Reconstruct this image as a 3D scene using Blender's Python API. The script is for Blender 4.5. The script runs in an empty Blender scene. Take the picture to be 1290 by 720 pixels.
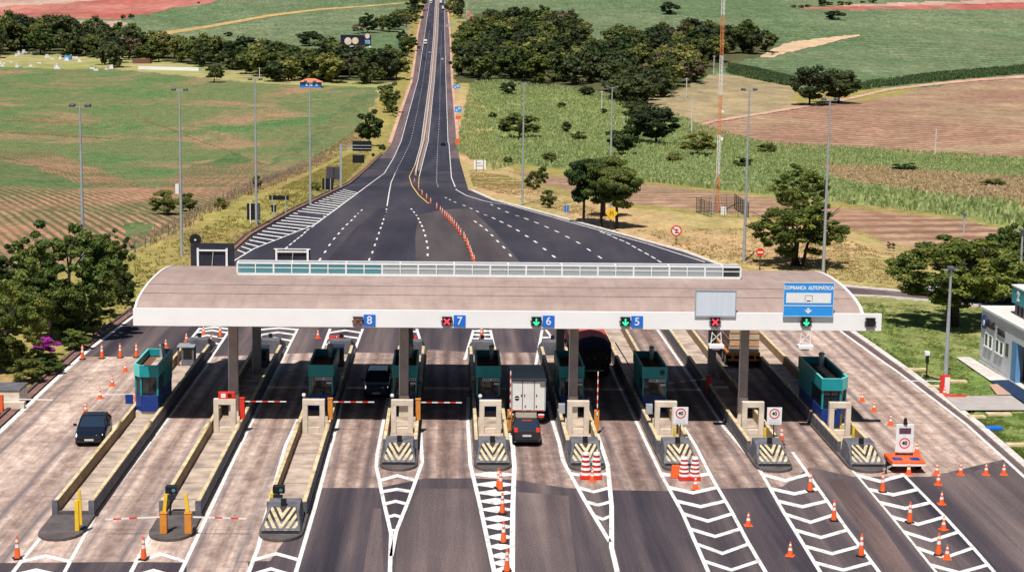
import bpy, math, random
import numpy as np
from mathutils import Vector, Matrix

# ------------------------------------------------------------------ camera, sky, sun, exposure
scn = bpy.context.scene
FPX, PITCH, YAW, ROLL, CH = 2200.24, .150065, .036631, .0135795, 24.9956
_F = np.array([math.sin(YAW)*math.cos(PITCH), math.cos(YAW)*math.cos(PITCH), -math.sin(PITCH)])
_R0 = np.array([math.cos(YAW), -math.sin(YAW), 0.0]); _U0 = np.cross(_R0, _F)
_R = _R0*math.cos(ROLL)+_U0*math.sin(ROLL); _U = -_R0*math.sin(ROLL)+_U0*math.cos(ROLL)
cam_d = bpy.data.cameras.new('camera'); cam = bpy.data.objects.new('camera', cam_d)
scn.collection.objects.link(cam); scn.camera = cam
cam_d.sensor_width = 36; cam_d.lens = FPX*36/1290; cam_d.clip_start = 1; cam_d.clip_end = 9000
cam.matrix_world = Matrix(((_R[0], _U[0], -_F[0], 0), (_R[1], _U[1], -_F[1], 0), (_R[2], _U[2], -_F[2], CH), (0, 0, 0, 1)))
SUN = Vector((-.16, -.50, 1.0)).normalized()          # towards the sun
w = bpy.data.worlds.new('World'); scn.world = w; w.use_nodes = True
nt = w.node_tree; bg = nt.nodes['Background']; sky = nt.nodes.new('ShaderNodeTexSky')
sky.sky_type = 'NISHITA'; sky.sun_disc = False; sky.sun_elevation = math.asin(SUN.z)
sky.sun_rotation = math.atan2(SUN.x, SUN.y); sky.air_density = 1.0; sky.dust_density = .6
nt.links.new(sky.outputs[0], bg.inputs[0]); bg.inputs[1].default_value = .05
sl = bpy.data.lights.new('sun', 'SUN'); sl.energy = 5.0; sl.angle = math.radians(.5); sl.color = (1, .95, .88)
so = bpy.data.objects.new('sun', sl); scn.collection.objects.link(so)
so.rotation_euler = SUN.to_track_quat('Z', 'Y').to_euler(); so.location = (-20, 0, 60)
scn.view_settings.view_transform = 'Standard'; scn.view_settings.look = 'None'
scn.view_settings.exposure = 0.1; scn.view_settings.gamma = 1

# ------------------------------------------------------------------ lie of the land
_K = np.array([(-100, 0), (240, 0), (290, -2.2), (320, -5), (400, -11), (500, -16.3), (643, -19.3), (778, -15.9), (970, -10.5), (1190, -1.1),
               (1415, 10.2), (1633, 26), (1840, 46.2), (2400, 104), (5200, 330)], float)
_yy = np.arange(-100, 5200, 5.0); _pz = np.interp(_yy, _K[:, 0], _K[:, 1])
_k = np.exp(-.5*(np.arange(-12, 13)/5.0)**2); _k /= _k.sum()
_ps = np.convolve(np.pad(_pz, 12, mode='edge'), _k, 'valid'); _ps[:66] = 0
def roadx(y): return np.interp(y, [0, 240, 640, 1840, 5000], [3, 0, -9.3, -15.3, -30])
def G(x, y):
    x = np.asarray(x, float); y = np.asarray(y, float)
    z = np.interp(y, _yy, _ps)
    a = np.clip((np.abs(x-roadx(y))-60)/120, 0, 1); a = a*a*(3-2*a); b = np.clip((y-200)/200, 0, 1)
    return z + a*b*(2.2*np.sin(x/85+1.3)*np.sin(y/150) + 1.2*np.sin(x/37+y/90))
def ray(u, v): return _F+_R*(u-645)/FPX-_U*(v-360)/FPX
_ty = np.concatenate([np.arange(40, 700, 1.0), np.arange(700, 5150, 3.0)])
def T(u, v, dz=0.0):
    """ground point seen at photo pixel (u, v)"""
    d = ray(u, v); t = _ty/d[1]; X = d[0]*t; Z = CH+d[2]*t
    g = G(X, _ty)+dz; hit = np.nonzero(Z <= g)[0]
    if len(hit) == 0: i = len(_ty)-1; return Vector((X[i], _ty[i], float(g[i])))
    i = hit[0]
    if i == 0: return Vector((X[0], _ty[0], float(g[0])))
    e0 = Z[i-1]-g[i-1]; e1 = Z[i]-g[i]; f = e0/(e0-e1); y = _ty[i-1]+f*(_ty[i]-_ty[i-1]); x = X[i-1]+f*(X[i]-X[i-1])
    return Vector((float(x), float(y), float(G(x, y)+dz)))
def AY(u, v, y):
    d = ray(u, v); t = y/d[1]; return Vector((d[0]*t, y, CH+d[2]*t))
def PX(y): return FPX/(y*math.cos(PITCH)+0*y)          # pixels per metre at distance y, roughly

# ------------------------------------------------------------------ helpers
col = scn.collection
def tag(o, label=None, cat=None, group=None, kind=None):
    if label: o['label'] = label
    if cat: o['category'] = cat
    if group: o['group'] = group
    if kind: o['kind'] = kind
    return o
def empty(name, loc=(0, 0, 0), rz=0):
    o = bpy.data.objects.new(name, None); o.location = loc; o.rotation_euler = (0, 0, rz); o.empty_display_size = .2
    col.objects.link(o); return o
def thing(name, label, cat, loc=(0, 0, 0), rz=0, group=None): return tag(empty(name, loc, rz), label, cat, group)
class MB:
    def __init__(s): s.v = []; s.f = []; s.m = []; s.mats = []
    def mi(s, m):
        if m not in s.mats: s.mats.append(m)
        return s.mats.index(m)
    def add(s, vs, fs, m):
        k = len(s.v); s.v += [tuple(p) for p in vs]; i = s.mi(m)
        for f in fs: s.f.append([k+j for j in f]); s.m.append(i)
        return s
    def box(s, x0, x1, y0, y1, z0, z1, m):
        return s.add([(x0, y0, z0), (x1, y0, z0), (x1, y1, z0), (x0, y1, z0), (x0, y0, z1), (x1, y0, z1), (x1, y1, z1), (x0, y1, z1)],
                     [(3, 2, 1, 0), (4, 5, 6, 7), (0, 1, 5, 4), (1, 2, 6, 5), (2, 3, 7, 6), (3, 0, 4, 7)], m)
    def bar(s, p, q, w, h, m):
        p = Vector(p); q = Vector(q); d = (q-p).normalized(); up = Vector((0, 0, 1)) if abs(d.z) < .95 else Vector((0, 1, 0))
        a = d.cross(up).normalized()*w/2; b = a.cross(d).normalized()*h/2
        c = [p-a-b, p+a-b, p+a+b, p-a+b, q-a-b, q+a-b, q+a+b, q-a+b]
        return s.add(c, [(0, 1, 2, 3), (7, 6, 5, 4), (0, 4, 5, 1), (1, 5, 6, 2), (2, 6, 7, 3), (3, 7, 4, 0)], m)
    def cyl(s, p, q, r0, r1=None, n=10, m=None, cap=True):
        r1 = r0 if r1 is None else r1; p = Vector(p); q = Vector(q); d = (q-p).normalized()
        up = Vector((0, 0, 1)) if abs(d.z) < .95 else Vector((0, 1, 0)); a = d.cross(up).normalized(); b = a.cross(d)
        vs = [p+(a*math.cos(t)+b*math.sin(t))*r0 for t in [6.28318*i/n for i in range(n)]]
        vs += [q+(a*math.cos(t)+b*math.sin(t))*r1 for t in [6.28318*i/n for i in range(n)]]
        fs = [(i, (i+1) % n, n+(i+1) % n, n+i) for i in range(n)]
        if cap: fs += [tuple(range(n))[::-1], tuple(range(n, 2*n))]
        return s.add(vs, fs, m)
    def prism(s, pts, axis, a, b, m, caps=True):
        """pts: outline in the plane across the axis, swept from a to b"""
        def mk(p, t): return {'x': (t, p[0], p[1]), 'y': (p[0], t, p[1]), 'z': (p[0], p[1], t)}[axis]
        n = len(pts); vs = [mk(p, a) for p in pts]+[mk(p, b) for p in pts]
        fs = [(i, (i+1) % n, n+(i+1) % n, n+i) for i in range(n)]
        if caps: fs += [tuple(range(n))[::-1], tuple(range(n, 2*n))]
        return s.add(vs, fs, m)
    def loft(s, secs, m, cap=True):
        n = len(secs[0]); vs = [p for c in secs for p in c]; fs = []
        for k in range(len(secs)-1):
            for i in range(n): fs.append((k*n+i, k*n+(i+1) % n, (k+1)*n+(i+1) % n, (k+1)*n+i))
        if cap: fs += [tuple(range(n))[::-1], tuple(range((len(secs)-1)*n, len(secs)*n))]
        return s.add(vs, fs, m)
    def build(s, name, parent=None, smooth=False, bevel=0, sub=0, loc=None):
        me = bpy.data.meshes.new(name); me.from_pydata(s.v, [], s.f)
        for m in s.mats: me.materials.append(m)
        me.polygons.foreach_set('material_index', s.m)
        import bmesh
        b = bmesh.new(); b.from_mesh(me); bmesh.ops.recalc_face_normals(b, faces=b.faces); b.to_mesh(me); b.free()
        if smooth: me.polygons.foreach_set('use_smooth', [True]*len(me.polygons))
        o = bpy.data.objects.new(name, me); col.objects.link(o)
        if parent: o.parent = parent
        if loc: o.location = loc
        if bevel: md = o.modifiers.new('bevel', 'BEVEL'); md.width = bevel; md.segments = 2; md.limit_method = 'ANGLE'
        if sub: md = o.modifiers.new('sub', 'SUBSURF'); md.levels = sub; md.render_levels = sub
        return o
def sheet(name, vs, fs, mat, parent=None):
    """open sheet: normals kept as wound (upwards)"""
    me = bpy.data.meshes.new(name); me.from_pydata([tuple(v) for v in vs], [], fs); me.materials.append(mat)
    o = bpy.data.objects.new(name, me); col.objects.link(o)
    if parent: o.parent = parent
    return o
KIDS = {}
def dup(root, loc=None, rz=None, label=None, scale=None):
    if root.name not in KIDS: KIDS[root.name] = [o for o in bpy.data.objects if o.parent == root]
    r = root.copy(); col.objects.link(r)
    if loc is not None: r.location = loc
    if rz is not None: r.rotation_euler = (0, 0, rz)
    if scale is not None: r.scale = scale
    if label: r['label'] = label
    for c in KIDS[root.name]:
        d = c.copy(); col.objects.link(d); d.parent = r
        if c.name not in KIDS: KIDS[c.name] = [o for o in bpy.data.objects if o.parent == c]
        for g in KIDS[c.name]:
            e = g.copy(); col.objects.link(e); e.parent = d
    return r
def text(s, size, mat, loc, name, parent, ext=.006, bold=0.0, align='CENTER', rot=(math.pi/2, 0, 0), sx=1):
    cu = bpy.data.curves.new(name, 'FONT'); cu.body = s; cu.size = size; cu.align_x = align; cu.align_y = 'CENTER'
    cu.extrude = ext; cu.offset = bold; tmp = bpy.data.objects.new(name, cu); col.objects.link(tmp)
    dg = bpy.context.evaluated_depsgraph_get(); me = bpy.data.meshes.new_from_object(tmp.evaluated_get(dg))
    bpy.data.objects.remove(tmp); me.name = name; me.materials.clear(); me.materials.append(mat)
    o = bpy.data.objects.new(name, me); col.objects.link(o); o.location = loc; o.rotation_euler = rot; o.scale = (sx, 1, 1)
    o.parent = parent; return o

# ------------------------------------------------------------------ materials
def _new(name):
    m = bpy.data.materials.new(name); m.use_nodes = True; n = m.node_tree.nodes; return m, n, m.node_tree.links, n['Principled BSDF']
def _noise(n, l, src, scale, stretch=(1, 1, 1), detail=4, rough=.6, dist=0):
    mp = n.new('ShaderNodeMapping'); mp.inputs['Scale'].default_value = stretch; l.new(src, mp.inputs['Vector'])
    t = n.new('ShaderNodeTexNoise'); t.inputs['Scale'].default_value = scale; t.inputs['Detail'].default_value = detail
    t.inputs['Roughness'].default_value = rough; t.inputs['Distortion'].default_value = dist; l.new(mp.outputs[0], t.inputs['Vector']); return t.outputs['Fac']
def _ramp(n, l, src, stops):
    r = n.new('ShaderNodeValToRGB'); e = r.color_ramp.elements
    while len(e) < len(stops): e.new(.5)
    for i, (p, c) in enumerate(stops): e[i].position = p; e[i].color = (*c, 1) if len(c) == 3 else c
    l.new(src, r.inputs[0]); return r.outputs[0]
def _mix(n, l, fac, a, b, mode='MIX'):
    x = n.new('ShaderNodeMix'); x.data_type = 'RGBA'; x.blend_type = mode
    for s, v in ((0, fac), (6, a), (7, b)):
        if isinstance(v, (int, float)): x.inputs[s].default_value = v
        elif isinstance(v, tuple): x.inputs[s].default_value = (*v, 1)
        else: l.new(v, x.inputs[s])
    return x.outputs[2]
def _math(n, l, op, a, b=None):
    x = n.new('ShaderNodeMath'); x.operation = op
    for s, v in ((0, a), (1, b)):
        if v is None: continue
        if isinstance(v, (int, float)): x.inputs[s].default_value = v
        else: l.new(v, x.inputs[s])
    return x.outputs[0]
def M(name, c, var=.12, scale=3.0, rough=.6, metal=0, stretch=(1, 1, 1), c2=None, bump=0, spec=.4, emit=None, coat=0):
    m, n, l, b = _new(name); g = n.new('ShaderNodeNewGeometry').outputs['Position']
    f = _noise(n, l, g, scale, stretch)
    a = tuple(max(0, x*(1-var)) for x in c); d = c2 or tuple(min(1, x*(1+var)) for x in c)
    l.new(_ramp(n, l, f, [(.32, a), (.68, d)]), b.inputs['Base Color'])
    b.inputs['Roughness'].default_value = rough; b.inputs['Metallic'].default_value = metal; b.inputs['Specular IOR Level'].default_value = spec
    if coat: b.inputs['Coat Weight'].default_value = coat
    if emit: b.inputs['Emission Color'].default_value = (*emit[0], 1); b.inputs['Emission Strength'].default_value = emit[1]
    if bump:
        bp = n.new('ShaderNodeBump'); bp.inputs['Strength'].default_value = bump; bp.inputs['Distance'].default_value = .05
        l.new(f, bp.inputs['Height']); l.new(bp.outputs[0], b.inputs['Normal'])
    return m
def field(name, a, b2, c, d, broad=.02, fine=.6, st=(1, 1, 1), stf=(1, 1, 1), br=(.42, .58), fr=(.35, .65), lines=None):
    """ground: a broad noise chooses between the pairs (a,b) and (c,d), a fine one inside a pair; lines = (direction deg, spacing m, colour, strength, distortion)"""
    m, n, l, b = _new(name); g = n.new('ShaderNodeNewGeometry').outputs['Position']
    f1 = _noise(n, l, g, broad, st, 6, .62, .6); f2 = _noise(n, l, g, fine, stf, 5, .7)
    p = _ramp(n, l, f2, [(fr[0], a), (fr[1], b2)]); q = _ramp(n, l, f2, [(fr[0], c), (fr[1], d)])
    s = _ramp(n, l, f1, [(br[0], (0, 0, 0)), (br[1], (1, 1, 1))])
    o = _mix(n, l, s, p, q)
    f3 = _noise(n, l, g, fine*.22, stf, 3, .6)
    o = _mix(n, l, .55, o, _ramp(n, l, f3, [(.3, (.62, .62, .62)), (.7, (1.4, 1.4, 1.4))]), 'MULTIPLY')
    if lines:
        mp = n.new('ShaderNodeMapping'); mp.vector_type = 'POINT'; mp.inputs['Rotation'].default_value = (0, 0, math.radians(lines[0])); l.new(g, mp.inputs[0])
        wv = n.new('ShaderNodeTexWave'); wv.inputs['Scale'].default_value = .314159/lines[1]; wv.inputs['Distortion'].default_value = lines[4]
        wv.inputs['Detail'].default_value = 2; wv.inputs['Detail Scale'].default_value = .25; l.new(mp.outputs[0], wv.inputs[0])
        f4 = _noise(n, l, g, broad*1.7, st, 3, .5)
        k = _math(n, l, 'MULTIPLY', _ramp(n, l, wv.outputs[1], [(.35, (0, 0, 0)), (.75, (1, 1, 1))]), _ramp(n, l, f4, [(.30, (0, 0, 0)), (.5, (lines[3],)*3)]))
        o = _mix(n, l, k, o, lines[2])
    l.new(o, b.inputs['Base Color']); b.inputs['Roughness'].default_value = .95; b.inputs['Specular IOR Level'].default_value = .1
    bp = n.new('ShaderNodeBump'); bp.inputs['Strength'].default_value = .6; bp.inputs['Distance'].default_value = .35
    l.new(f2, bp.inputs['Height']); l.new(bp.outputs[0], b.inputs['Normal'])
    return m
def leafmat(name, dark, mid, light, transl=.25):
    m, n, l, b = _new(name); ge = n.new('ShaderNodeNewGeometry'); g = ge.outputs['Position']; oi = n.new('ShaderNodeObjectInfo').outputs['Random']
    f = _noise(n, l, g, .55, detail=5, rough=.75)
    f = _math(n, l, 'ADD', f, _math(n, l, 'MULTIPLY', _math(n, l, 'SUBTRACT', oi, .5), .22))
    c = _ramp(n, l, f, [(.34, dark), (.5, mid), (.68, light)]); l.new(c, b.inputs['Base Color']); b.inputs['Roughness'].default_value = .55
    b.inputs['Specular IOR Level'].default_value = .25
    tr = n.new('ShaderNodeBsdfTranslucent'); l.new(c, tr.inputs[0]); mx = n.new('ShaderNodeMixShader'); mx.inputs[0].default_value = transl
    l.new(b.outputs[0], mx.inputs[1]); l.new(tr.outputs[0], mx.inputs[2]); l.new(mx.outputs[0], n['Material Output'].inputs[0]); return m
def glassmat(name, c, alpha=.55, rough=.08):
    m, n, l, b = _new(name); b.inputs['Base Color'].default_value = (*c, 1); b.inputs['Roughness'].default_value = rough
    b.inputs['Alpha'].default_value = alpha; b.inputs['Specular IOR Level'].default_value = .8; return m
X0, PI_ = -13.46, 5.35                                 # first portal island and island pitch
def concrete_lane():
    m, n, l, b = _new('lane_concrete'); g = n.new('ShaderNodeNewGeometry').outputs['Position']
    base = _ramp(n, l, _noise(n, l, g, 1.6, (1, .55, 1), 9, .78), [(.34, (.37, .265, .22)), (.5, (.57, .44, .375)), (.64, (.78, .645, .57))])
    st = _ramp(n, l, _noise(n, l, g, 1.0, (1.5, .022, 1), 4, .65), [(.38, (.48, .44, .44)), (.58, (1.12, 1.1, 1.08))]); o = _mix(n, l, .65, base, st, 'MULTIPLY')
    gr = _ramp(n, l, _noise(n, l, g, .3, (1, .5, 1), 8, .72), [(.38, (.58, .54, .54)), (.6, (1.12, 1.1, 1.08))]); o = _mix(n, l, .7, o, gr, 'MULTIPLY')
    sx = n.new('ShaderNodeSeparateXYZ'); l.new(g, sx.inputs[0])
    u = _math(n, l, 'FRACT', _math(n, l, 'ADD', _math(n, l, 'DIVIDE', _math(n, l, 'SUBTRACT', sx.outputs[0], X0), PI_), 10.0))   # 0 at island, .5 at lane middle
    wob = _math(n, l, 'MULTIPLY', _math(n, l, 'SUBTRACT', _noise(n, l, g, .25, (1, .5, 1), 3), .5), .09)
    uu = _math(n, l, 'ADD', u, wob)
    oil = _math(n, l, 'SUBTRACT', 1.0, _math(n, l, 'MULTIPLY', _math(n, l, 'ABSOLUTE', _math(n, l, 'SUBTRACT', uu, .5)), 9.0))
    oil = _math(n, l, 'MAXIMUM', oil, 0.0)
    spot = _ramp(n, l, _noise(n, l, g, 1.3, (1, .35, 1), 6, .75), [(.42, (0, 0, 0)), (.6, (1, 1, 1))])
    oil = _math(n, l, 'MULTIPLY', oil, _math(n, l, 'ADD', .5, _math(n, l, 'MULTIPLY', spot, .45)))
    o = _mix(n, l, oil, o, (.17, .115, .10))
    for c0 in (.31, .69):
        tr = _math(n, l, 'MAXIMUM', _math(n, l, 'SUBTRACT', 1.0, _math(n, l, 'MULTIPLY', _math(n, l, 'ABSOLUTE', _math(n, l, 'SUBTRACT', uu, c0)), 14.0)), 0.0)
        tr = _math(n, l, 'MULTIPLY', tr, _ramp(n, l, _noise(n, l, g, .9, (1.6, .05, 1), 6, .75), [(.34, (.2, .2, .2)), (.58, (.95, .95, .95))]))
        o = _mix(n, l, tr, o, (.16, .13, .135))
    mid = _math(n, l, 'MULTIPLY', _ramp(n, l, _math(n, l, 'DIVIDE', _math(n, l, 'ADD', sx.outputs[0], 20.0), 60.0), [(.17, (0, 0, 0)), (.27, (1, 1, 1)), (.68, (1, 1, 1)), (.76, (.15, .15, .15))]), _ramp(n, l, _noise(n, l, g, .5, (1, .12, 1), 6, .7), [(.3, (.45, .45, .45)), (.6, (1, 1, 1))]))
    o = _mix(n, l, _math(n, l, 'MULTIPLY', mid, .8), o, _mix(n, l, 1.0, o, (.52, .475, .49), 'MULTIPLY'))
    jt = _math(n, l, 'FRACT', _math(n, l, 'DIVIDE', sx.outputs[1], 6.0)); j = _math(n, l, 'LESS_THAN', jt, .012)
    o = _mix(n, l, _math(n, l, 'MULTIPLY', j, .55), o, (.14, .10, .09))
    blk = _ramp(n, l, _noise(n, l, g, 2.2, (1, .4, 1), 6, .8), [(.66, (0, 0, 0)), (.71, (.8, .8, .8))]); o = _mix(n, l, blk, o, (.07, .055, .06))
    l.new(o, b.inputs['Base Color']); b.inputs['Roughness'].default_value = .85; b.inputs['Specular IOR Level'].default_value = .2
    return m
def asphalt(name, c1, c2, c3, stretch=(1.0, .03, 1), sc=.35, patch=.5):
    m, n, l, b = _new(name); g = n.new('ShaderNodeNewGeometry').outputs['Position']
    a = _ramp(n, l, _noise(n, l, g, sc, stretch, 5, .6), [(.36, c1), (.5, c2), (.66, c3)])
    f = _ramp(n, l, _noise(n, l, g, 9, (1, 1, 1), 3, .8), [(.3, (.6, .6, .6)), (.7, (1.5, 1.5, 1.5))]); a = _mix(n, l, .9, a, f, 'MULTIPLY')
    f = _ramp(n, l, _noise(n, l, g, .12, (1, .5, 1), 4, .6), [(.4, (.7, .7, .74)), (.62, (1.25, 1.2, 1.18))]); a = _mix(n, l, patch, a, f, 'MULTIPLY')
    l.new(a, b.inputs['Base Color']); b.inputs['Roughness'].default_value = .9; b.inputs['Specular IOR Level'].default_value = .15; return m
def paint(name, c, wear=.35):
    m, n, l, b = _new(name); g = n.new('ShaderNodeNewGeometry').outputs['Position']
    f = _noise(n, l, g, 2.2, (1, .6, 1), 7, .75)
    l.new(_ramp(n, l, f, [(.34, tuple(x*(1-wear) for x in c)), (.50, c)]), b.inputs['Base Color']); b.inputs['Roughness'].default_value = .7; return m

m_conc = concrete_lane()
m_asph = asphalt('plaza_asphalt', (.038, .033, .044), (.082, .066, .074), (.17, .13, .125), (1.0, .03, 1), .45, .45)
m_asph_brown = asphalt('worn_brown_asphalt', (.085, .068, .072), (.13, .10, .10), (.20, .155, .145), (1.0, .03, 1), .5, .5)
m_asph_redstreak = asphalt('tyre_brown_streak', (.10, .07, .068), (.15, .105, .098), (.2, .14, .13), (1, .05, 1), .8, .4)
m_asph_far = asphalt('road_asphalt', (.028, .03, .045), (.04, .04, .058), (.062, .058, .072), (1, .02, 1), .22, .35)
m_asph_mid = asphalt('approach_asphalt', (.03, .03, .043), (.046, .043, .058), (.075, .066, .078), (1, .12, 1), .09, .35)
m_shoulder = asphalt('shoulder_asphalt', (.105, .075, .08), (.14, .10, .105), (.17, .12, .12), (1, .05, 1), .3, .3)
m_white = paint('road_paint', (.78, .77, .75), .5); m_yellowp = paint('yellow_road_paint', (.75, .5, .16))
m_kerb = M('kerb_concrete', (.62, .57, .53), .22, 1.5, .9); m_gutter = M('gutter', (.13, .085, .08), .3, 2, .95)
m_wallpaint = M('cream_yellow_paint', (.60, .45, .22), .25, 1.3, .85, c2=(.78, .65, .42)); m_yel = M('yellow_paint', (.8, .52, .03), .12, 4, .5)
m_greyp = M('grey_painted_concrete', (.125, .125, .145), .35, 1.6, .85); m_walltan = M('bare_wall_face', (.30, .215, .13), .22, 1.5, .9)
m_islfloor = M('island_floor', (.40, .31, .25), .3, .9, .9, c2=(.60, .48, .39)); m_dark_isl = M('dark_island_slab', (.10, .085, .085), .3, 1.2, .9)
m_portal = M('cream_concrete', (.64, .55, .45), .16, 1.5, .8)
m_black = M('black_plastic', (.012, .012, .014), .2, 4, .45); m_blackpaint = M('black_paint', (.035, .03, .028), .3, 5, .7)
m_cream = M('cream_stripe', (.52, .42, .25), .3, 2.5, .85, c2=(.74, .62, .42))
m_teal = M('teal_paint', (.010, .27, .30), .12, 2, .4); m_teal_l = M('light_teal', (.16, .66, .64), .06, 2, .4)  # lighter teal covers slanted faces and rims of the chamfered booths
m_navy = M('navy_paint', (.01, .04, .22), .15, 2, .45); m_brownroof = M('booth_roof_rust', (.17, .08, .055), .35, 2.5, .9)
m_glassd = glassmat('dark_glass', (.015, .03, .04), .72); m_glassb = glassmat('skylight_glass', (.10, .36, .42), .6, .15)
m_glassw = glassmat('pale_skylight_glass', (.45, .52, .54), .6, .2); m_glasst = glassmat('dusty_top_glass', (.30, .34, .36), .72, .3)
m_int = M('booth_interior', (.12, .10, .09), .4, 3, .8)
m_fascia = M('white_fascia', (.88, .87, .88), .03, .5, .5); m_roof = M('canopy_roof_sheet', (.35, .255, .225), .17, .8, .8, stretch=(2.2, .35, 1))
def roofmat():
    m, n, l, b = _new('canopy_ribbed_sheet'); g = n.new('ShaderNodeNewGeometry').outputs['Position']
    o = _ramp(n, l, _noise(n, l, g, .8, (1.2, .5, 1), 7, .7), [(.30, (.31, .225, .20)), (.68, (.42, .315, .28))])
    o = _mix(n, l, .6, o, _ramp(n, l, _noise(n, l, g, .12, (1, 1.5, 1), 5, .7), [(.35, (.8, .78, .76)), (.62, (1.12, 1.1, 1.08))]), 'MULTIPLY')
    wv = n.new('ShaderNodeTexWave'); wv.inputs['Scale'].default_value = .314159/.9; l.new(g, wv.inputs[0])
    o = _mix(n, l, .12, o, _ramp(n, l, wv.outputs[1], [(.0, (.55, .55, .55)), (.12, (1.02, 1.02, 1.02))]), 'MULTIPLY')
    l.new(o, b.inputs['Base Color']); b.inputs['Roughness'].default_value = .75; bp = n.new('ShaderNodeBump'); bp.inputs['Strength'].default_value = .15; bp.inputs['Distance'].default_value = .03
    l.new(wv.outputs[1], bp.inputs['Height']); l.new(bp.outputs[0], b.inputs['Normal']); return m
m_roof = roofmat()
m_roofline = M('roof_seam', (.10, .07, .065), .2, 1, .8); m_ceil = M('ceiling', (.10, .095, .095), .1, 1, .8)
m_column = M('column_concrete', (.36, .31, .30), .15, 1, .8); m_lamphead = M('lamp_head_grey', (.10, .11, .12), .2, 3, .5)
m_steel = M('galvanised_steel', (.46, .49, .53), .12, 2, .45, metal=.4)
m_whitep = M('white_paint', (.8, .8, .8), .05, 3, .5); m_blue = M('blue_sign', (.015, .16, .66), .06, 3, .4); m_bluel = M('light_blue_sign', (.03, .30, .80), .05, 3, .4)
m_red = M('red_plastic', (.68, .035, .02), .12, 5, .45); m_orange = M('orange_plastic', (.85, .13, .03), .1, 5, .5); m_orangey = M('amber_paint', (.62, .24, .04), .1, 5, .5)
m_redl = M('red_lamp', (.6, .02, .03), .05, 5, .4, emit=((1, .05, .08), 1.6)); m_grnl = M('green_lamp', (.02, .5, .2), .05, 5, .4, emit=((.03, 1, .35), 1.6))
m_panel = M('dark_sign_back', (.018, .02, .03), .3, 2, .6); m_paleboard = M('pale_board', (.62, .68, .76), .06, 1, .5, stretch=(6, 1, .2))
m_leafA = leafmat('leaves_dark', (.018, .042, .012), (.06, .10, .022), (.19, .22, .05), .32)
m_leafB = leafmat('leaves_olive', (.035, .055, .014), (.12, .15, .035), (.32, .30, .08), .32)
m_leafC = leafmat('leaves_blackish', (.026, .042, .018), (.062, .085, .032), (.14, .165, .058), .38)
m_leafD = leafmat('leaves_brownish', (.06, .045, .03), (.14, .105, .065), (.26, .20, .12))
m_leafP = leafmat('bougainvillea', (.25, .02, .2), (.5, .05, .42), (.7, .18, .6)); m_leafY = leafmat('yellow_blossom', (.25, .18, .01), (.5, .38, .02), (.7, .55, .05))
m_bark = M('bark', (.13, .085, .055), .35, 3, .95); m_barkd = M('dark_bark', (.05, .038, .03), .35, 3, .95)
m_scrub = leafmat('scrub_leaves', (.09, .16, .045), (.27, .37, .13), (.56, .60, .28), .42)
m_straw = leafmat('dry_straw', (.38, .27, .15), (.62, .47, .28), (.75, .62, .38), .4)
m_wood = M('weathered_wood', (.30, .22, .18), .3, 4, .95)

g_cane = field('cane_field', (.07, .12, .055), (.18, .24, .12), (.10, .145, .07), (.26, .29, .165), .006, .4, (1, .7, 1), (1, .35, 1), (.42, .58), (.38, .62), lines=(84, 13, (.05, .085, .035), .55, 6.0))
g_crop = field('crop_field', (.035, .11, .03), (.13, .235, .085), (.14, .15, .06), (.44, .25, .16), .024, 1.3, (.8, .45, 1), (1, .4, 1), (.50, .64), (.38, .62), lines=(-20, 1.25, (.36, .19, .12), .5, 1.0))
g_croplow = field('bare_crop_rows', (.11, .13, .05), (.32, .22, .12), (.30, .15, .09), (.47, .26, .17), .022, 1.0, (.8, .7, 1), (1, .4, 1), (.42, .6), lines=(-22, 1.3, (.09, .11, .045), .9, 1.2))
g_crop2 = field('green_strip', (.05, .105, .035), (.13, .19, .075), (.08, .12, .045), (.20, .20, .09), .03, 1.0, (1, .6, 1), (1, .4, 1))
g_verge = field('verge_grass', (.22, .21, .055), (.40, .33, .11), (.18, .18, .05), (.44, .25, .14), .05, 1.1, (1, .6, 1), (1, .5, 1), br=(.45, .65))
g_dry = field('dry_grass', (.42, .26, .13), (.58, .40, .22), (.30, .25, .09), (.48, .38, .17), .028, 1.1, (1, .7, 1), (1, .5, 1))
g_lawn = field('lawn', (.09, .16, .035), (.23, .31, .09), (.15, .19, .05), (.40, .36, .16), .08, 1.6)
g_past = field('pasture', (.24, .26, .09), (.32, .32, .12), (.30, .28, .10), (.40, .33, .17), .015, .3)
g_red = field('red_soil', (.30, .075, .06), (.42, .125, .10), (.38, .13, .10), (.48, .21, .17), .004, .12, (1, 1.2, 1), (1, .5, 1))
g_pink = field('pale_soil', (.42, .25, .2), (.52, .34, .28), (.35, .25, .17), (.5, .38, .3), .005, .12, (1, 1.2, 1), (1, .5, 1))
g_stub = field('stubble_field', (.27, .145, .09), (.45, .29, .195), (.31, .23, .12), (.48, .35, .23), .009, .35, (1, 1, 1), (1, .6, 1), lines=(80, 7, (.17, .085, .065), .7, 5.0))
g_olive = field('stubble_green', (.24, .21, .1), (.36, .27, .17), (.30, .24, .12), (.42, .31, .2), .02, .4, (1, .7, 1), (1, .5, 1))
g_scrub = field('scrub_ground', (.10, .15, .04), (.23, .28, .10), (.15, .20, .06), (.36, .35, .15), .02, .7, (1, .6, 1), (1, .4, 1))
g_straw = field('straw_ground', (.36, .26, .15), (.5, .38, .23), (.22, .22, .09), (.4, .33, .17), .03, .5, (1, 1.5, 1))
g_track = field('dirt_track', (.48, .25, .18), (.58, .36, .27), (.5, .3, .22), (.6, .4, .3), .03, .5)
g_tan = field('tan_soil', (.5, .34, .2), (.62, .46, .3), (.5, .3, .2), (.6, .45, .3), .03, .4)
g_ochre = field('ochre_track', (.46, .28, .1), (.55, .36, .16), (.4, .28, .12), (.5, .35, .16), .03, .4)
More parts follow.
